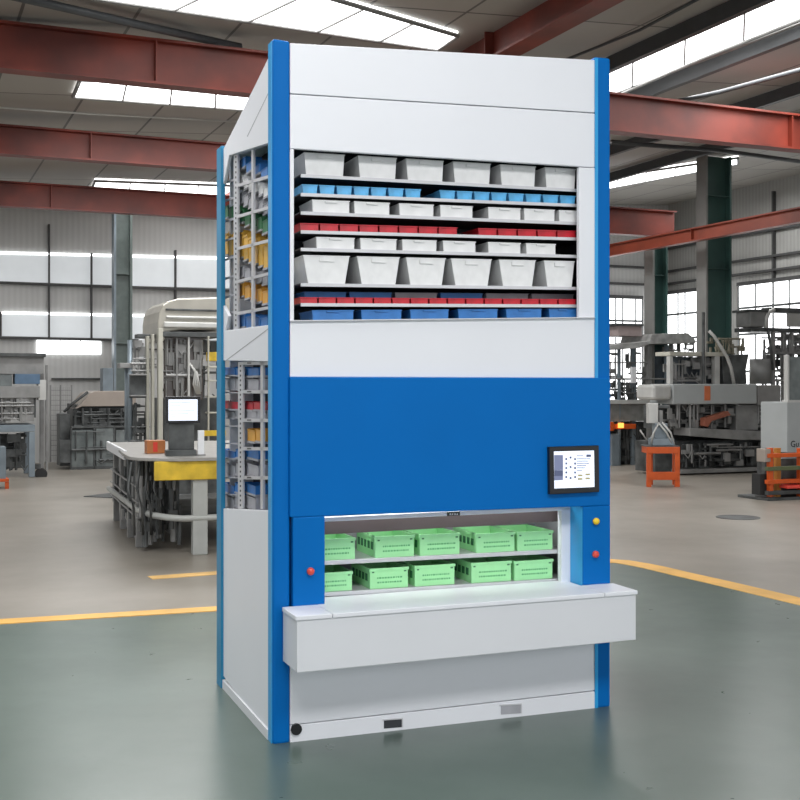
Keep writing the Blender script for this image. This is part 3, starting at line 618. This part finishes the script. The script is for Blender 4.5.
side_bins(401, 7.5, 3, BINR, 'flat red bin', 'third row of the ' + Lw, .03, 224, 268)
side_bins(411, 6, 4, BINGR, 'small grey bin', 'fourth row of the ' + Lw, .0, 224, 268)
side_bins(429, 12, 2, BINO, 'amber bin', 'fifth row of the ' + Lw, .0, 247, 264)
side_bins(450, 8, 3, BINB, 'flat blue bin', 'sixth row of the ' + Lw, .0, 224, 259)
side_bins(464, 11, 3, BINGR, 'flat grey bin', 'seventh row of the ' + Lw, .0, 224, 259)
side_bins(484, 9, 3, BINB, 'flat blue bin', 'bottom row of the ' + Lw, .0, 224, 256)
side_bins(496, 11, 3, BINGR, 'flat grey bin', 'floor row of the ' + Lw, .0, 224, 256)

# ------------------------------------------------------------------ workshop equipment
def clutter(F, mb, x0, y0, x1, y1, d0, d1, n, seed, big=1.0):
    r = random.Random(seed); a = F.P(x0, y1, d0); b = F.P(x1, y0, d0); a.z = max(a.z, .02)
    for i in range(n):
        x = r.uniform(a.x, b.x); z = r.uniform(a.z, b.z); y = r.uniform(d0, d1); k = r.random()
        if k < .4:
            w_, h_, e_ = r.uniform(.03, .14) * big, r.uniform(.03, .16) * big, r.uniform(.03, .12) * big
            mb.box(max(x - w_, a.x), min(x + w_, b.x), y, y + e_, max(z - h_, a.z), min(z + h_, b.z))
        elif k < .7: mb.tube([(x, y, max(a.z, z - .35 * big)), (x, y, min(b.z, z + .35 * big))], r.uniform(.01, .03), 6)
        elif k < .9: mb.tube([(max(a.x, x - .4 * big), y, z), (min(b.x, x + .4 * big), y, z)], r.uniform(.01, .03), 6)
        else:
            e = min(x + .25 * big, b.x); mb.tube([(x, y, z), ((x + e) / 2, y - .03, max(a.z, z - .12)), (e, y, z)], .012, 6)
def thingf(name, px, py, label, cat, ang=RANG):
    o_ = ground(px, py); return Frame(o_, ang), empty(name, o_, ang, label, cat)
def R(F, e, nm, rects, m, bevel=.006):
    if nm == 'frame':
        mb = MB()
        for r_ in rects: F.rect(mb, *r_)
        return mb.build(nm, m, e, bevel)
    for r_ in rects: mb = MB(); F.rect(mb, *r_); o = mb.build(nm, m, e, bevel)
    return o
def T(F, e, nm, paths, r, m):
    for p in paths: mb = MB(); mb.tube([F.P(x, y, d) for x, y, d in p], r, 8); o = mb.build(nm, m, e, smooth=True)
    return o

# packing machine at far left edge
F, E = thingf('packing_machine', 20, 478, 'grey steel packing machine on castors at the left edge of the hall', 'machine')
R(F, E, 'upper_housing', [(-30, 356, 44, 374, .1, 1.3)], STEEL); R(F, E, 'upper_housing', [(-30, 386, 40, 398, .0, 1.3)], STEEL)
R(F, E, 'hood_edge', [(-30, 353, 46, 356.5, 0, 1.4)], STEELD); R(F, E, 'blue_roll', [(15, 374, 40, 384, .0, .5)], mat('film_roll_blue', (.08, .14, .22), .4))
R(F, E, 'window_panel', [(-30, 374, 12, 386, .12, 1.2)], GLASS); R(F, E, 'white_guard', [(38, 380, 46, 400, .05, .3)], STEELL)
R(F, E, 'bed', [(-30, 398, 36, 418, .1, 1.3)], STEELD); mb = MB(); clutter(F, mb, -25, 398, 34, 422, .0, .1, 60, 3); mb.build('mechanism', STEEL, E)
R(F, E, 'table_beam', [(-30, 425, 35, 432, 0, 1.3)], STEELB)
for (a, b, d) in ((29, 35, 0), (-6, 0, 0), (24, 29, 1.2), (-25, -20, 1.2)): R(F, E, 'leg', [(a, 432, b, 477, d, d + .12)], STEELB)
R(F, E, 'side_post', [(40, 356, 44, 470, 1.2, 1.3)], STEEL); mb = MB(); clutter(F, mb, -25, 434, 28, 472, .3, 1.1, 80, 4); mb.build('under_mechanism', STEELD, E)
mb = MB(); c = F.P(41, 474, .1); mb.tube([c + Vector((0, -.04, 0)), c + Vector((0, .04, 0))], .12, 16); mb.build('castor', RUBBER, E)
R(F, E, 'castor_bracket', [(35, 464, 41, 469, .05, .15)], STEELD)
R(F, E, 'upright', [(46, 365, 48, 470, .9, 1.0)], STEEL)
# small blue cart in front of it
F, E = thingf('tool_cart', 2, 489, 'small blue grey cart standing at the very left edge of the picture', 'cart')
R(F, E, 'cabinet', [(-14, 447, 6, 479, 0, .4)], STEELB); R(F, E, 'red_base', [(-14, 479, 9, 482, -.02, .42)], ORANGE); R(F, E, 'leg', [(5, 482, 9, 489, 0, .05)], ORANGE); R(F, E, 'leg', [(-14, 482, -10, 489, 0, .05)], ORANGE)
# guarded machine with tan hood
F, E = thingf('guarded_machine', 97, 469, 'dark enclosed machine with a sloping tan hood in front of the pale back wall', 'machine')
R(F, E, 'guard_panel', [(72, 430, 94, 468, .0, .04)], GLASS); R(F, E, 'guard_panel', [(96, 428, 114, 468, .0, .04)], GLASS); R(F, E, 'guard_panel', [(116, 430, 134, 466, .0, .04)], GLASS)
R(F, E, 'frame', [(70.5, 426, 136, 428, -.02, .04), (70.5, 466, 136, 469, -.02, .04), (70.5, 426, 72, 469, -.02, .04), (93.5, 426, 95.5, 469, -.02, .04), (113.5, 426, 115.5, 469, -.02, .04), (134, 426, 136, 469, -.02, .04)], STEELD)
R(F, E, 'body', [(75, 404, 132, 466, .3, 1.6)], STEELD)
mb = MB(); F.front(mb, [(76, 409), (90, 393), (96, 391), (136, 391), (136, 406), (82, 406.5)], .05, 1.5); mb.build('hood', TAN, E, .01)
mb = MB(); clutter(F, mb, 74, 408, 132, 428, .02, .25, 50, 7); mb.build('mechanism', STEELD, E)
mb = MB(); clutter(F, mb, 72, 430, 132, 464, -.06, -.02, 14, 8); mb.build('pipework', STEELD, E)
R(F, E, 'side_cabinet', [(60, 414, 70, 466, .2, .8)], STEELD); R(F, E, 'control_box', [(60, 440, 71, 463, .0, .2)], STEELD)
R(F, E, 'blue_tank', [(103, 368, 113, 392, .2, .6)], STEELB); T(F, E, 'cable', [[(64, 412, .1), (72, 404, .1), (80, 398, .08), (88, 392, .06)]], .03, STEELD)
# mesh fence behind
F, E = thingf('wire_fence', 55, 465, 'tall grey mesh safety fence between the two machines at far left', 'fence')
for x in (50, 60, 71): R(F, E, 'post', [(x, 385, x + 1.4, 462, 0, .05)], STEEL)
mb = MB(); 
for k in range(14): F.rect(mb, 50, 390 + k * 5, 71, 390.5 + k * 5, .02, .03)
for k in range(10): F.rect(mb, 51 + k * 2, 387, 51.3 + k * 2, 460, .02, .03)
mb.build('mesh_panel', STEEL, E)

# conveyor table
TANG = math.radians(19); oT = ground(201, 555); F = Frame(oT, TANG)
E = empty('conveyor_table', oT, TANG, 'long conveyor work table with yellow end apron and grey legs left of the machine', 'conveyor')
s0 = F.P(193, 555, 0).x; s1 = s0 + .16; zt_ = F.P(200, 458, 0).z; zt_b = F.P(200, 466, 0).z
xl0, xr0 = F.P(154, 470, 0).x, F.P(222, 470, 0).x
za0 = F.P(180, 461, 0).z; za1 = F.P(180, 480, 0).z; LEN = 3.7
mb = MB(); mb.box(xl0, xr0, -.03, .02, za1, za0); mb.build('apron', APRON, E, .01)
mb = MB(); mb.box(xr0, xr0 + .9, -.02, .03, za1, za0); mb.build('apron_grey_end', LEGG, E, .01)
mb = MB(); mb.box(s0, s1, 0, .14, 0, za1); mb.build('leg', LEGG, E, .01)
mb = MB(); mb.box(xr0 + .7, xr0 + .86, 0, .14, 0, za1); mb.build('leg', LEGG, E, .01)
# white worktop with a rounded corner towards the aisle
def curve_pts():
    p = [(xr0 + .9, -.06), (xl0 + .28, -.06)]
    for k in range(7): t = k / 6 * math.pi / 2; p.append((xl0 + .28 - .5 * math.sin(t), -.06 + .5 * (1 - math.cos(t))))
    p += [(xl0 - .22, 1.1), (xl0 - .12, LEN), (xr0 + .9, LEN)]; return p
mb = MB(); mb.prism([(x, y, za0) for x, y in curve_pts()], (0, 0, .035)); mb.build('worktop', mat('worktop_grey', (.30, .29, .27), .4, var=.1), E, .006)
mb = MB(); mb.box(xl0 - .19, xl0 - .15, 1.3, 3.6, za0 - .06, za0 + .055); mb.build('side_guard', WHITEP, E, .01)
# lower rail ring
zl_ = F.P(180, 519, 0).z
mb = MB(); mb.tube([(xr0 + .8, 0.05, zl_), (s0 - .1, .02, zl_), (s0 - .25, .08, zl_ + .01), (s0 - .40, .3, zl_ + .02), (s0 - .50, .8, zl_ + .03), (s0 - .56, LEN, zl_ + .03)], .035, 10); mb.build('lower_rail', LEGG, E, smooth=True)
for k, y in enumerate((.8, 1.7, 2.6, 3.5)):
    mb = MB(); mb.box(xl0 - .1, xl0 + .0, y, y + .1, 0, za0); mb.build('leg', STEEL, E, .006)
    mb = MB(); mb.box(xl0 + 1.5, xl0 + 1.6, y, y + .1, 0, za0); mb.build('leg', STEELD, E, .006)
mb = MB(); mb.box(xl0 + .05, xr0 + .6, 1.2, LEN, .25, .32); mb.build('lower_shelf', STEELD, E)
rnd = random.Random(5); mb = MB(); mb2 = MB()
for k in range(260):
    y = rnd.uniform(.35, LEN - .1); x = rnd.uniform(xl0 - .12, xl0 + .35); z = rnd.uniform(.12, za0 - .12); q = mb if k % 2 else mb2
    if rnd.random() < .5: q.box(x, x + rnd.uniform(.03, .12), y, y + rnd.uniform(.05, .25), z, min(z + rnd.uniform(.03, .16), za0 - .02))
    else: q.tube([(x, y, max(.05, z - .2)), (x, y, min(za0 - .02, z + .25))], rnd.uniform(.012, .035), 7)
for k in range(3): z = .35 + k * .17; mb.tube([(xl0 - .1, .6, z), (xl0 - .12, LEN, z)], .012, 6)
MB().box(xl0 + .3, xl0 + .34, .5, LEN - .1, .12, za0 - .08).build('inner_panel', STEELD, E)
mb.build('mechanism', STEEL, E); mb2.build('dark_mechanism', STEELD, E)
# hoses hanging at the end
mb = MB()
for k in range(4): x = s0 - .62 + k * .09; mb.tube([(x, .25, za0 - .02), (x - .04, .2, za0 - .3), (x + .02, .22, .5), (x + .04, .35, .2)], .015, 8)
mb.build('hose', STEELD, E, smooth=True)
ztop_t = za0 + .035
# monitor on table
o_ = F.o + F.a * (F.P(182, 450, .35).x) + F.b * .35 + Vector((0, 0, ztop_t)); E2 = empty('computer_monitor', o_, TANG - .05, 'computer monitor with a glowing white screen standing on the conveyor table', 'monitor')
pxm = (12.9 / FOC)
def lm(px, py): return ((px - 182) * pxm, (458 - py) * pxm)

def mbox(nm, x0, y0, x1, y1, d0, d1, m, par, bev=.004):
    a = lm(x0, y1); b = lm(x1, y0); mb = MB(); mb.box(a[0], b[0], d0, d1, max(a[1], 0), b[1]); return mb.build(nm, m, par, bev)
cs = mbox('casing', 165.5, 399, 200, 425.5, -.03, .03, BLACK, E2); mbox('screen', 168.5, 402, 197, 423, -.033, -.03, SCREEN, cs, 0)
g = MB()
for k, (y, x1) in enumerate(((405, 190), (408, 180), (413, 194), (416, 188), (419, 176))): a = lm(170, y + .7); b = lm(x1, y); g.box(a[0], b[0], -.0345, -.033, a[1], b[1])
g.build('screen_text', mat('screen_text_grey', (.55, .6, .7), .4, var=0), cs)
mbox('stand', 169, 425.5, 194, 452, .0, .06, STEELD, E2); mbox('base', 166, 452, 196, 458, -.06, .14, STEELD, E2)
o_ = F.o + F.a * (F.P(201, 450, .3).x) + F.b * .3 + Vector((0, 0, ztop_t)); E3 = empty('document_holder', o_, RANG, 'white upright paper holder right of the monitor on the table', 'holder')
MB().box(-.035, .035, -.01, .02, .0, .28).build('panel', WHITEP, E3, .004); MB().box(-.045, .045, -.03, .05, 0, .015).build('foot', STEEL, E3)
o_ = F.o + F.a * (F.P(154, 450, .9).x) + F.b * .9 + Vector((0, 0, ztop_t)); E4 = empty('tool_box', o_, RANG, 'small orange box on the table in front of the tall cream frame', 'box')
MB().box(-.09, .12, -.05, .1, 0, .15).build('body', mat('box_rust', (.45, .16, .05), .5, var=.2), E4, .006); MB().box(-.02, .03, -.054, -.05, .02, .13).build('latch', RED, E4)

# tall forming machine behind the table
F, E = thingf('forming_machine', 172, 499, 'tall cream framed forming machine with a big rounded steel hood behind the conveyor table', 'machine', RANG)
# rounded hood as a lofted bar
mb = MB(); prof = [(158, 341), (158, 322), (159.5, 312), (163, 305), (169, 301), (178, 298.5), (250, 296.5), (250, 330), (180, 330), (166, 332), (164.5, 341)]
F.front(mb, prof, .0, 1.3); mb.build('hood', mat('hood_steel', (.40, .38, .33), .35, .4, var=.15, scale=2), E, .02)
R(F, E, 'hood_rib', [(166, 316, 222, 319, -.04, 0), (164, 322, 222, 328, -.06, 0)], STEELL, .02); R(F, E, 'hood_rib', [(166, 309, 222, 311, -.03, 0)], STEELD)
R(F, E, 'crossbeam', [(163, 332, 222, 337, -.05, 1.2)], STEELD)
for (x0, x1, y0, d) in ((158.5, 163, 328, -.08), (152, 154.5, 334, .0), (146.5, 149.5, 336, .1)): R(F, E, 'post', [(x0, y0, x1, 460, d, d + .12)], CREAM)
R(F, E, 'post', [(188, 336, 190, 400, -.02, .06)], STEELL); R(F, E, 'post', [(176, 338, 178, 400, .0, .06)], STEEL)
R(F, E, 'guard_window', [(164, 338, 203, 400, .12, .16)], mat('amber_tinted_guard', (.13, .11, .10), .15, var=.4, scale=3))
R(F, E, 'body', [(164, 398, 222, 470, .2, 1.2)], STEELD); R(F, E, 'lower_frame', [(146, 444, 164, 455, .0, .3)], CREAM)
R(F, E, 'side_arm', [(138, 334, 158, 338, .2, .5)], STEELD); R(F, E, 'white_panel', [(139, 339, 145, 360, .2, .25)], WINL if False else WHITEP); R(F, E, 'tool_carrier', [(130, 374, 146, 398, .1, .5)], STEELD)
R(F, E, 'shelf', [(131, 374, 147, 375.5, .0, .5), (131, 395, 147, 396.5, .0, .5)], STEEL)
mb = MB(); clutter(F, mb, 131, 340, 157, 374, .1, .3, 26, 11, .5); clutter(F, mb, 165, 340, 203, 398, .04, .12, 45, 12, .7); mb.build('mechanism', STEEL, E)
mb = MB(); clutter(F, mb, 131, 400, 150, 448, .1, .3, 30, 13, .6); clutter(F, mb, 165, 340, 222, 398, .2, .4, 40, 14); mb.build('dark_mechanism', STEELD, E)
R(F, E, 'base', [(131, 455, 222, 499, .3, 1.3)], STEELD)
T(F, E, 'hose', [[(189 + k * 2.5, 362 + k * 3, .0), (195 + k, 372 + 2 * k, -.04), (193 + k * 2, 384, -.02), (197 + k, 394, .0)] for k in range(4)], .014, STEELL)
T(F, E, 'pipe', [[(130, 340, .2), (130, 400, .2), (130, 455, .2)], [(127, 365, .3), (127, 440, .3)]], .04, STEELB)
R(F, E, 'pipe_flange', [(120, 363, 133, 368, .15, .4)], STEEL)
R(F, E, 'yellow_bar', [(201, 430.5, 226, 436, -.4, -.34)], APRON, .004); R(F, E, 'yellow_box', [(209, 352, 219, 361, -.1, .1)], APRON)
R(F, E, 'side_rack', [(208, 336, 209.5, 452, -.1, -.05), (208, 366, 224, 368, -.1, .1), (208, 380, 224, 381.5, -.1, .1), (208, 396, 224, 397.5, -.1, .1), (208, 412, 224, 413.5, -.1, .1)], CREAM)
# floor mat
g = ground(115, 497); tag(strip('floor_mat', [ground(97, 497.5), ground(112, 495.5), ground(128, 494)], .55, STEELD, .012), 'thin dark mat lying on the floor beside the conveyor table', 'mat')

# ---- right side
RA = RANG
# canopy machine
F, E = thingf('filling_machine', 640, 465, 'tall filling machine with a ragged grey canopy, just right of the blue post', 'machine', RA)
mb = MB(); F.front(mb, [(600, 347), (618, 344), (650, 341), (652, 334), (688, 333), (694, 338), (697, 342), (692, 343), (686, 343.5), (650, 344), (640, 348), (600, 351)], -.2, 1.0); mb.build('canopy', mat('canopy_grey', (.30, .30, .29), .5, var=.35, scale=5), E, .01)
R(F, E, 'canopy_box', [(618, 325, 642, 336, .1, .8)], mat('box_rose_grey', (.32, .26, .25), .5, var=.1)); R(F, E, 'box_rim', [(616, 323.5, 644, 326, .05, .85)], STEELD)
for (a, b, d) in ((619, 621, .0), (632, 636, .1), (648, 652, 0), (655, 657.5, .4), (666, 669, .0), (672, 674, .3), (607, 610, .3)): R(F, E, 'post', [(a, 345, b, 471, d, d + .08)], STEELB if a != 648 else STEEL)
R(F, E, 'guard_panel', [(652, 350, 666, 385, .3, .34)], mat('guard_dark_blue', (.06, .08, .10), .15, var=.4, scale=3)); R(F, E, 'rail', [(607, 378, 668, 379.5, -.02, .04), (607, 362, 650, 363.2, .02, .06)], STEEL)
R(F, E, 'white_canister', [(632, 367, 636.5, 383, -.1, -.02)], WHITEP); mb = MB(); clutter(F, mb, 608, 352, 650, 400, .1, .6, 50, 21, .6); clutter(F, mb, 668, 338, 697, 362, .0, .3, 30, 22, .6); mb.build('mechanism', STEEL, E)
R(F, E, 'housing', [(600, 401, 652, 421, .0, .9)], mat('housing_grey', (.24, .24, .23), .45, .3, var=.2)); R(F, E, 'ledge', [(600, 400, 654, 404, -.06, .95)], STEELL)
mb = MB(); clutter(F, mb, 606, 382, 650, 402, .0, .5, 50, 23, .6); mb.build('small_parts', STEELD, E)
R(F, E, 'base', [(600, 422, 652, 468, .3, 1.0)], STEELD); R(F, E, 'teal_leg', [(612, 434, 621, 474, .0, .2)], STEELB); mb = MB(); clutter(F, mb, 622, 424, 648, 468, .1, .3, 50, 24, .7); mb.build('under_mechanism', STEELD, E)
R(F, E, 'orange_guard', [(606, 422, 614, 431, -.05, .1), (614, 424, 636, 429, -.02, .1)], ORANGE); R(F, E, 'amber_light', [(619, 423, 624, 428, -.08, -.03)], AMBER)
T(F, E, 'white_hose', [[(640, 430, -.1), (648, 442, -.12), (656, 430, -.15), (661, 405, -.15), (662, 395, -.1)]], .022, STEELL)
# press with long grey body
F, E = thingf('press_machine', 710, 474, 'wide press with a long pale grey body and an orange label, behind the orange stand', 'machine', RA)
body = R(F, E, 'body', [(673, 384, 757, 404, -.1, .7)], GPAINT, .02); R(F, E, 'warning_label', [(704.5, 386, 710.5, 400.5, -.105, -.1)], mat('label_orange', (.55, .15, .06), .5, var=.1), 0)
R(F, E, 'rounded_housing', [(653, 384.5, 672, 400, -.1, .5)], STEELL, .06); R(F, E, 'body_end', [(758, 385, 781, 405, .0, .6)], mat('end_grey', (.24, .235, .23), .45, var=.1), .02)
R(F, E, 'top_frame', [(670, 352, 725, 356, .1, .6)], CREAM); 
for (a, b) in ((670, 673), (703, 706), (715, 720)): R(F, E, 'post', [(a, 356, b, 384, .12, .24)], STEELL if a != 703 else STEEL)
mb = MB(); clutter(F, mb, 673, 358, 715, 384, .15, .5, 50, 31, .6); mb.build('mechanism', STEEL, E)
R(F, E, 'inner_panel', [(672, 357, 720, 384, .5, .54)], mat('inner_blue_grey', (.12, .14, .16), .3, var=.3))
mb = MB(); F.front(mb, [(722, 356), (749, 354), (746, 370), (747, 384), (724, 384)], .1, .6); mb.build('hopper', STEELD, E, .01)
mb = MB(); clutter(F, mb, 716, 338, 748, 354, .15, .5, 55, 32, .35); mb.build('piled_material', mat('scrap_pile', (.16, .15, .11), .7, var=.4), E)
T(F, E, 'curved_hose', [[(709, 331, .0), (714, 336, -.03), (721, 347, -.05), (727, 357, -.05), (731, 368, -.05), (734, 384, -.03)]], .035, STEELL)
R(F, E, 'mast', [(703.5, 312, 705, 384, -.02, .04)], STEELD)
R(F, E, 'column_under', [(736, 405, 758, 430, .1, .6)], STEEL); R(F, E, 'dark_bed', [(655, 405, 736, 428, .3, .7)], STEELD); R(F, E, 'dark_bed', [(758, 405, 786, 470, .3, .7)], STEELD)
mb = MB(); F.front(mb, [(690, 428), (785, 432), (785, 440), (740, 440), (690, 436)], -.15, .4); mb.build('conveyor_bar', STEEL, E, .01)
mb = MB(); F.front(mb, [(705, 418), (728, 411), (731, 415), (712, 421), (708, 427), (704, 426)], -.1, .05); mb.build('clamp', mat('clamp_rust', (.30, .10, .06), .5, var=.2), E, .005)
R(F, E, 'base', [(655, 440, 786, 470, .2, .9)], STEELD); R(F, E, 'back_cover', [(668, 404, 786, 470, .72, .76)], mat('cover_dark', (.06, .062, .06), .5, var=.3))
R(F, E, 'plinth', [(680, 468, 786, 472, -.1, .9)], STEEL)
mb = MB(); clutter(F, mb, 670, 404, 735, 430, .0, .3, 70, 33, .7); clutter(F, mb, 758, 404, 785, 430, .0, .3, 30, 36, .7); mb.build('fittings', STEEL, E)
mb = MB(); clutter(F, mb, 682, 442, 784, 468, -.1, .2, 110, 34, .8); mb.build('under_mechanism', STEELD, E)
mb = MB(); clutter(F, mb, 682, 442, 784, 468, -.15, .1, 30, 35, .8); mb.build('pipework', STEEL, E)
# winding machine at right
F, E = thingf('winding_machine', 772, 466, 'tall machine with a grey drum on an arm in front of the large right window', 'machine', RA)
R(F, E, 'top_box', [(750, 311, 768, 327, .0, .5)], STEEL, .03); R(F, E, 'box_lid', [(749, 309.5, 770, 312, -.03, .55)], STEELD); R(F, E, 'arm', [(770, 308, 815, 313, .0, .3)], STEELD); R(F, E, 'shelf', [(752, 328, 808, 332, .0, .6)], STEELD)
mb = MB(); c = F.P(771, 318, .0); 
for k in range(9):
    pass
mb.tube([F.P(766, 328, .0), F.P(766.5, 318, 0), F.P(769, 312, 0), F.P(774, 309.5, 0)], .05, 8); mb.build('curved_duct', STEELL, E, smooth=True)
R(F, E, 'window_panel', [(788, 313, 812, 327, .05, .1)], STEELL)
for (a, b, d) in ((773, 775.5, .0), (783, 786.5, .1), (792, 794, .0), (801, 804, .3)): R(F, E, 'post', [(a, 330, b, 474, d, d + .08)], STEEL)
mb = MB()
c0_ = F.P(761, 384, .3); c1_ = F.P(761, 359, .3); mb.tube([c0_, c1_], .26, 20); mb.build('drum', STEEL, E, smooth=True)
mb = MB(); clutter(F, mb, 775, 334, 812, 384, .0, .5, 90, 41, .6); mb.build('mechanism', STEEL, E)
mb = MB(); clutter(F, mb, 772, 345, 812, 400, .2, .6, 50, 42, .8); mb.build('dark_mechanism', STEELD, E)
T(F, E, 'cable', [[(768, 330, 0), (771, 350, -.03), (773, 370, 0)]], .03, STEELD)
R(F, E, 'shelf', [(780, 352, 815, 354, -.05, .5)], STEEL)
# grey cabinet at right edge
F, E = thingf('control_cabinet', 800, 486, 'pale grey control cabinet with black lettering at the right edge', 'cabinet', RA)
R(F, E, 'body', [(787, 402, 835, 452, .0, .7)], GPAINT, .01); R(F, E, 'mesh_screen', [(789, 357, 835, 402, .1, .14)], GLASS); R(F, E, 'mesh_frame', [(787.5, 355, 789.5, 402, .05, .15), (787.5, 400, 835, 402.5, .0, .15)], STEELL)
R(F, E, 'base', [(787, 452, 835, 486, .1, .7)], STEELD)
fc = bpy.data.curves.new('cabinet_lettering', 'FONT'); fc.body = 'Gu'; fc.size = .16; fc.extrude = .002; fo = bpy.data.objects.new('cabinet_lettering', fc); C.objects.link(fo); fo.parent = E
p = F.P(790.5, 447, -.004)
bpy.context.view_layer.update(); me = bpy.data.meshes.new_from_object(fo.evaluated_get(bpy.context.evaluated_depsgraph_get())); bpy.data.objects.remove(fo)
fo = bpy.data.objects.new('lettering', me); C.objects.link(fo); fo.parent = E; me.materials.clear(); me.materials.append(BLACK); fo.location = (p.x, -.004, p.z); fo.rotation_euler = (math.pi / 2, 0, 0)
# orange stand
F, E = thingf('orange_stand', 663, 487, 'bright orange steel stand on the floor in front of the grey press', 'stand', .02)
for (a, b, d) in ((647, 651.5, 0), (675, 680, 0), (649, 653, .45), (673, 677, .45)): R(F, E, 'leg', [(a, 447, b, 487, d, d + .07)], ORANGE, .004)
R(F, E, 'top_rail', [(647, 447, 680, 453.5, -.01, .07)], ORANGE, .004); R(F, E, 'lower_rail', [(647, 472, 680, 480, -.01, .06)], ORANGE, .004); R(F, E, 'top_rail', [(649, 447, 677, 453, .45, .52)], ORANGE)
for a in (648, 674): p = F.P(a, 450, 0); p2 = F.P(a + 4.5, 450, 0); zz = F.P(660, 453.5, 0).z; MB().box(p.x, p2.x, .05, .5, zz, F.P(660, 447, 0).z).build('side_rail', ORANGE, E)
p = F.P(647, 447, 0); p2 = F.P(680, 447, 0); MB().box(p.x, p2.x, .0, .5, p.z, p.z + .02).build('top_plate', STEELD, E)
# column machine standing on the stand
zst = p.z + .02; pA = F.o + F.b * .22; E5 = empty('pump_unit', (pA.x, pA.y, zst), .02, 'small steel pump with hoses standing on the orange stand', 'pump')
Z_ = 21.1 / FOC
def pl(x, y): return ((x - 663.5) * Z_, (447 - y) * Z_)
def pb(nm, x0, y0, x1, y1, d0, d1, m, bv=.01): a = pl(x0, y1); b = pl(x1, y0); return MB().box(a[0], b[0], d0, d1, max(0, a[1]), b[1]).build(nm, m, E5, bv)
pb('base', 654, 440, 676, 447, -.15, .2, STEELB); pb('body', 657, 425, 670, 440, -.1, .12, STEELB); pb('head', 651, 405, 661, 425, -.06, .12, STEELL); pb('column', 662, 412, 666, 426, -.04, .06, STEEL); pb('arm', 655, 407, 672, 410, -.05, .05, STEELD)
mb = MB()
for (xx) in ((661, 655, 653), (664, 672, 676), (660, 668, 674)): a, b, c = [pl(q, y) for q, y in zip(xx, (424, 434, 446))]; mb.tube([(a[0], -.12, a[1]), (b[0], -.16, b[1]), (c[0], -.13, c[1])], .018, 8)
mb.build('hose', STEELL, E5, smooth=True)
# dark pole of the press mast
F, E = thingf('orange_pallet_frame', 785, 500, 'orange and black steel frame on the floor at the right edge', 'frame', RA)
for (a, b, d, m_) in ((770, 773.5, .0, ORANGE), (777, 781, .1, mat('frame_amber', (.50, .20, .03), .5, var=.15)), (800, 804, .0, ORANGE), (765, 768, .3, STEELD)): R(F, E, 'post', [(a, 448, b, 497, d, d + .08)], m_, .004)
for (y0, y1, m_) in ((453, 457, ORANGE), (466, 470, mat('frame_green', (.09, .11, .05), .5)), (479, 483, ORANGE), (490, 494, STEELD)): R(F, E, 'crossbar', [(768, y0, 825, y1, -.02, .06)], m_, .004)
R(F, E, 'black_guard', [(760, 474, 768, 495, .1, .3)], RUBBER); R(F, E, 'red_tray', [(788, 485, 825, 488, -.1, .6)], RED); R(F, E, 'load', [(782, 458, 822, 490, .2, .8)], STEELD)
R(F, E, 'top_box', [(765, 449, 771, 462, .0, .2)], TAN); R(F, E, 'skid', [(769, 497, 825, 500, -.05, .7)], STEELD)
# hollow drain cover in the floor
c = ground(738, 517.5); n = 18
mb = MB(); mb.tube([c + Vector((0, 0, 0)), c + Vector((0, 0, .006))], .30, 24); tag(mb.build('drain_cover', STEELD), 'flat dark round cover set in the floor at right', 'drain cover')
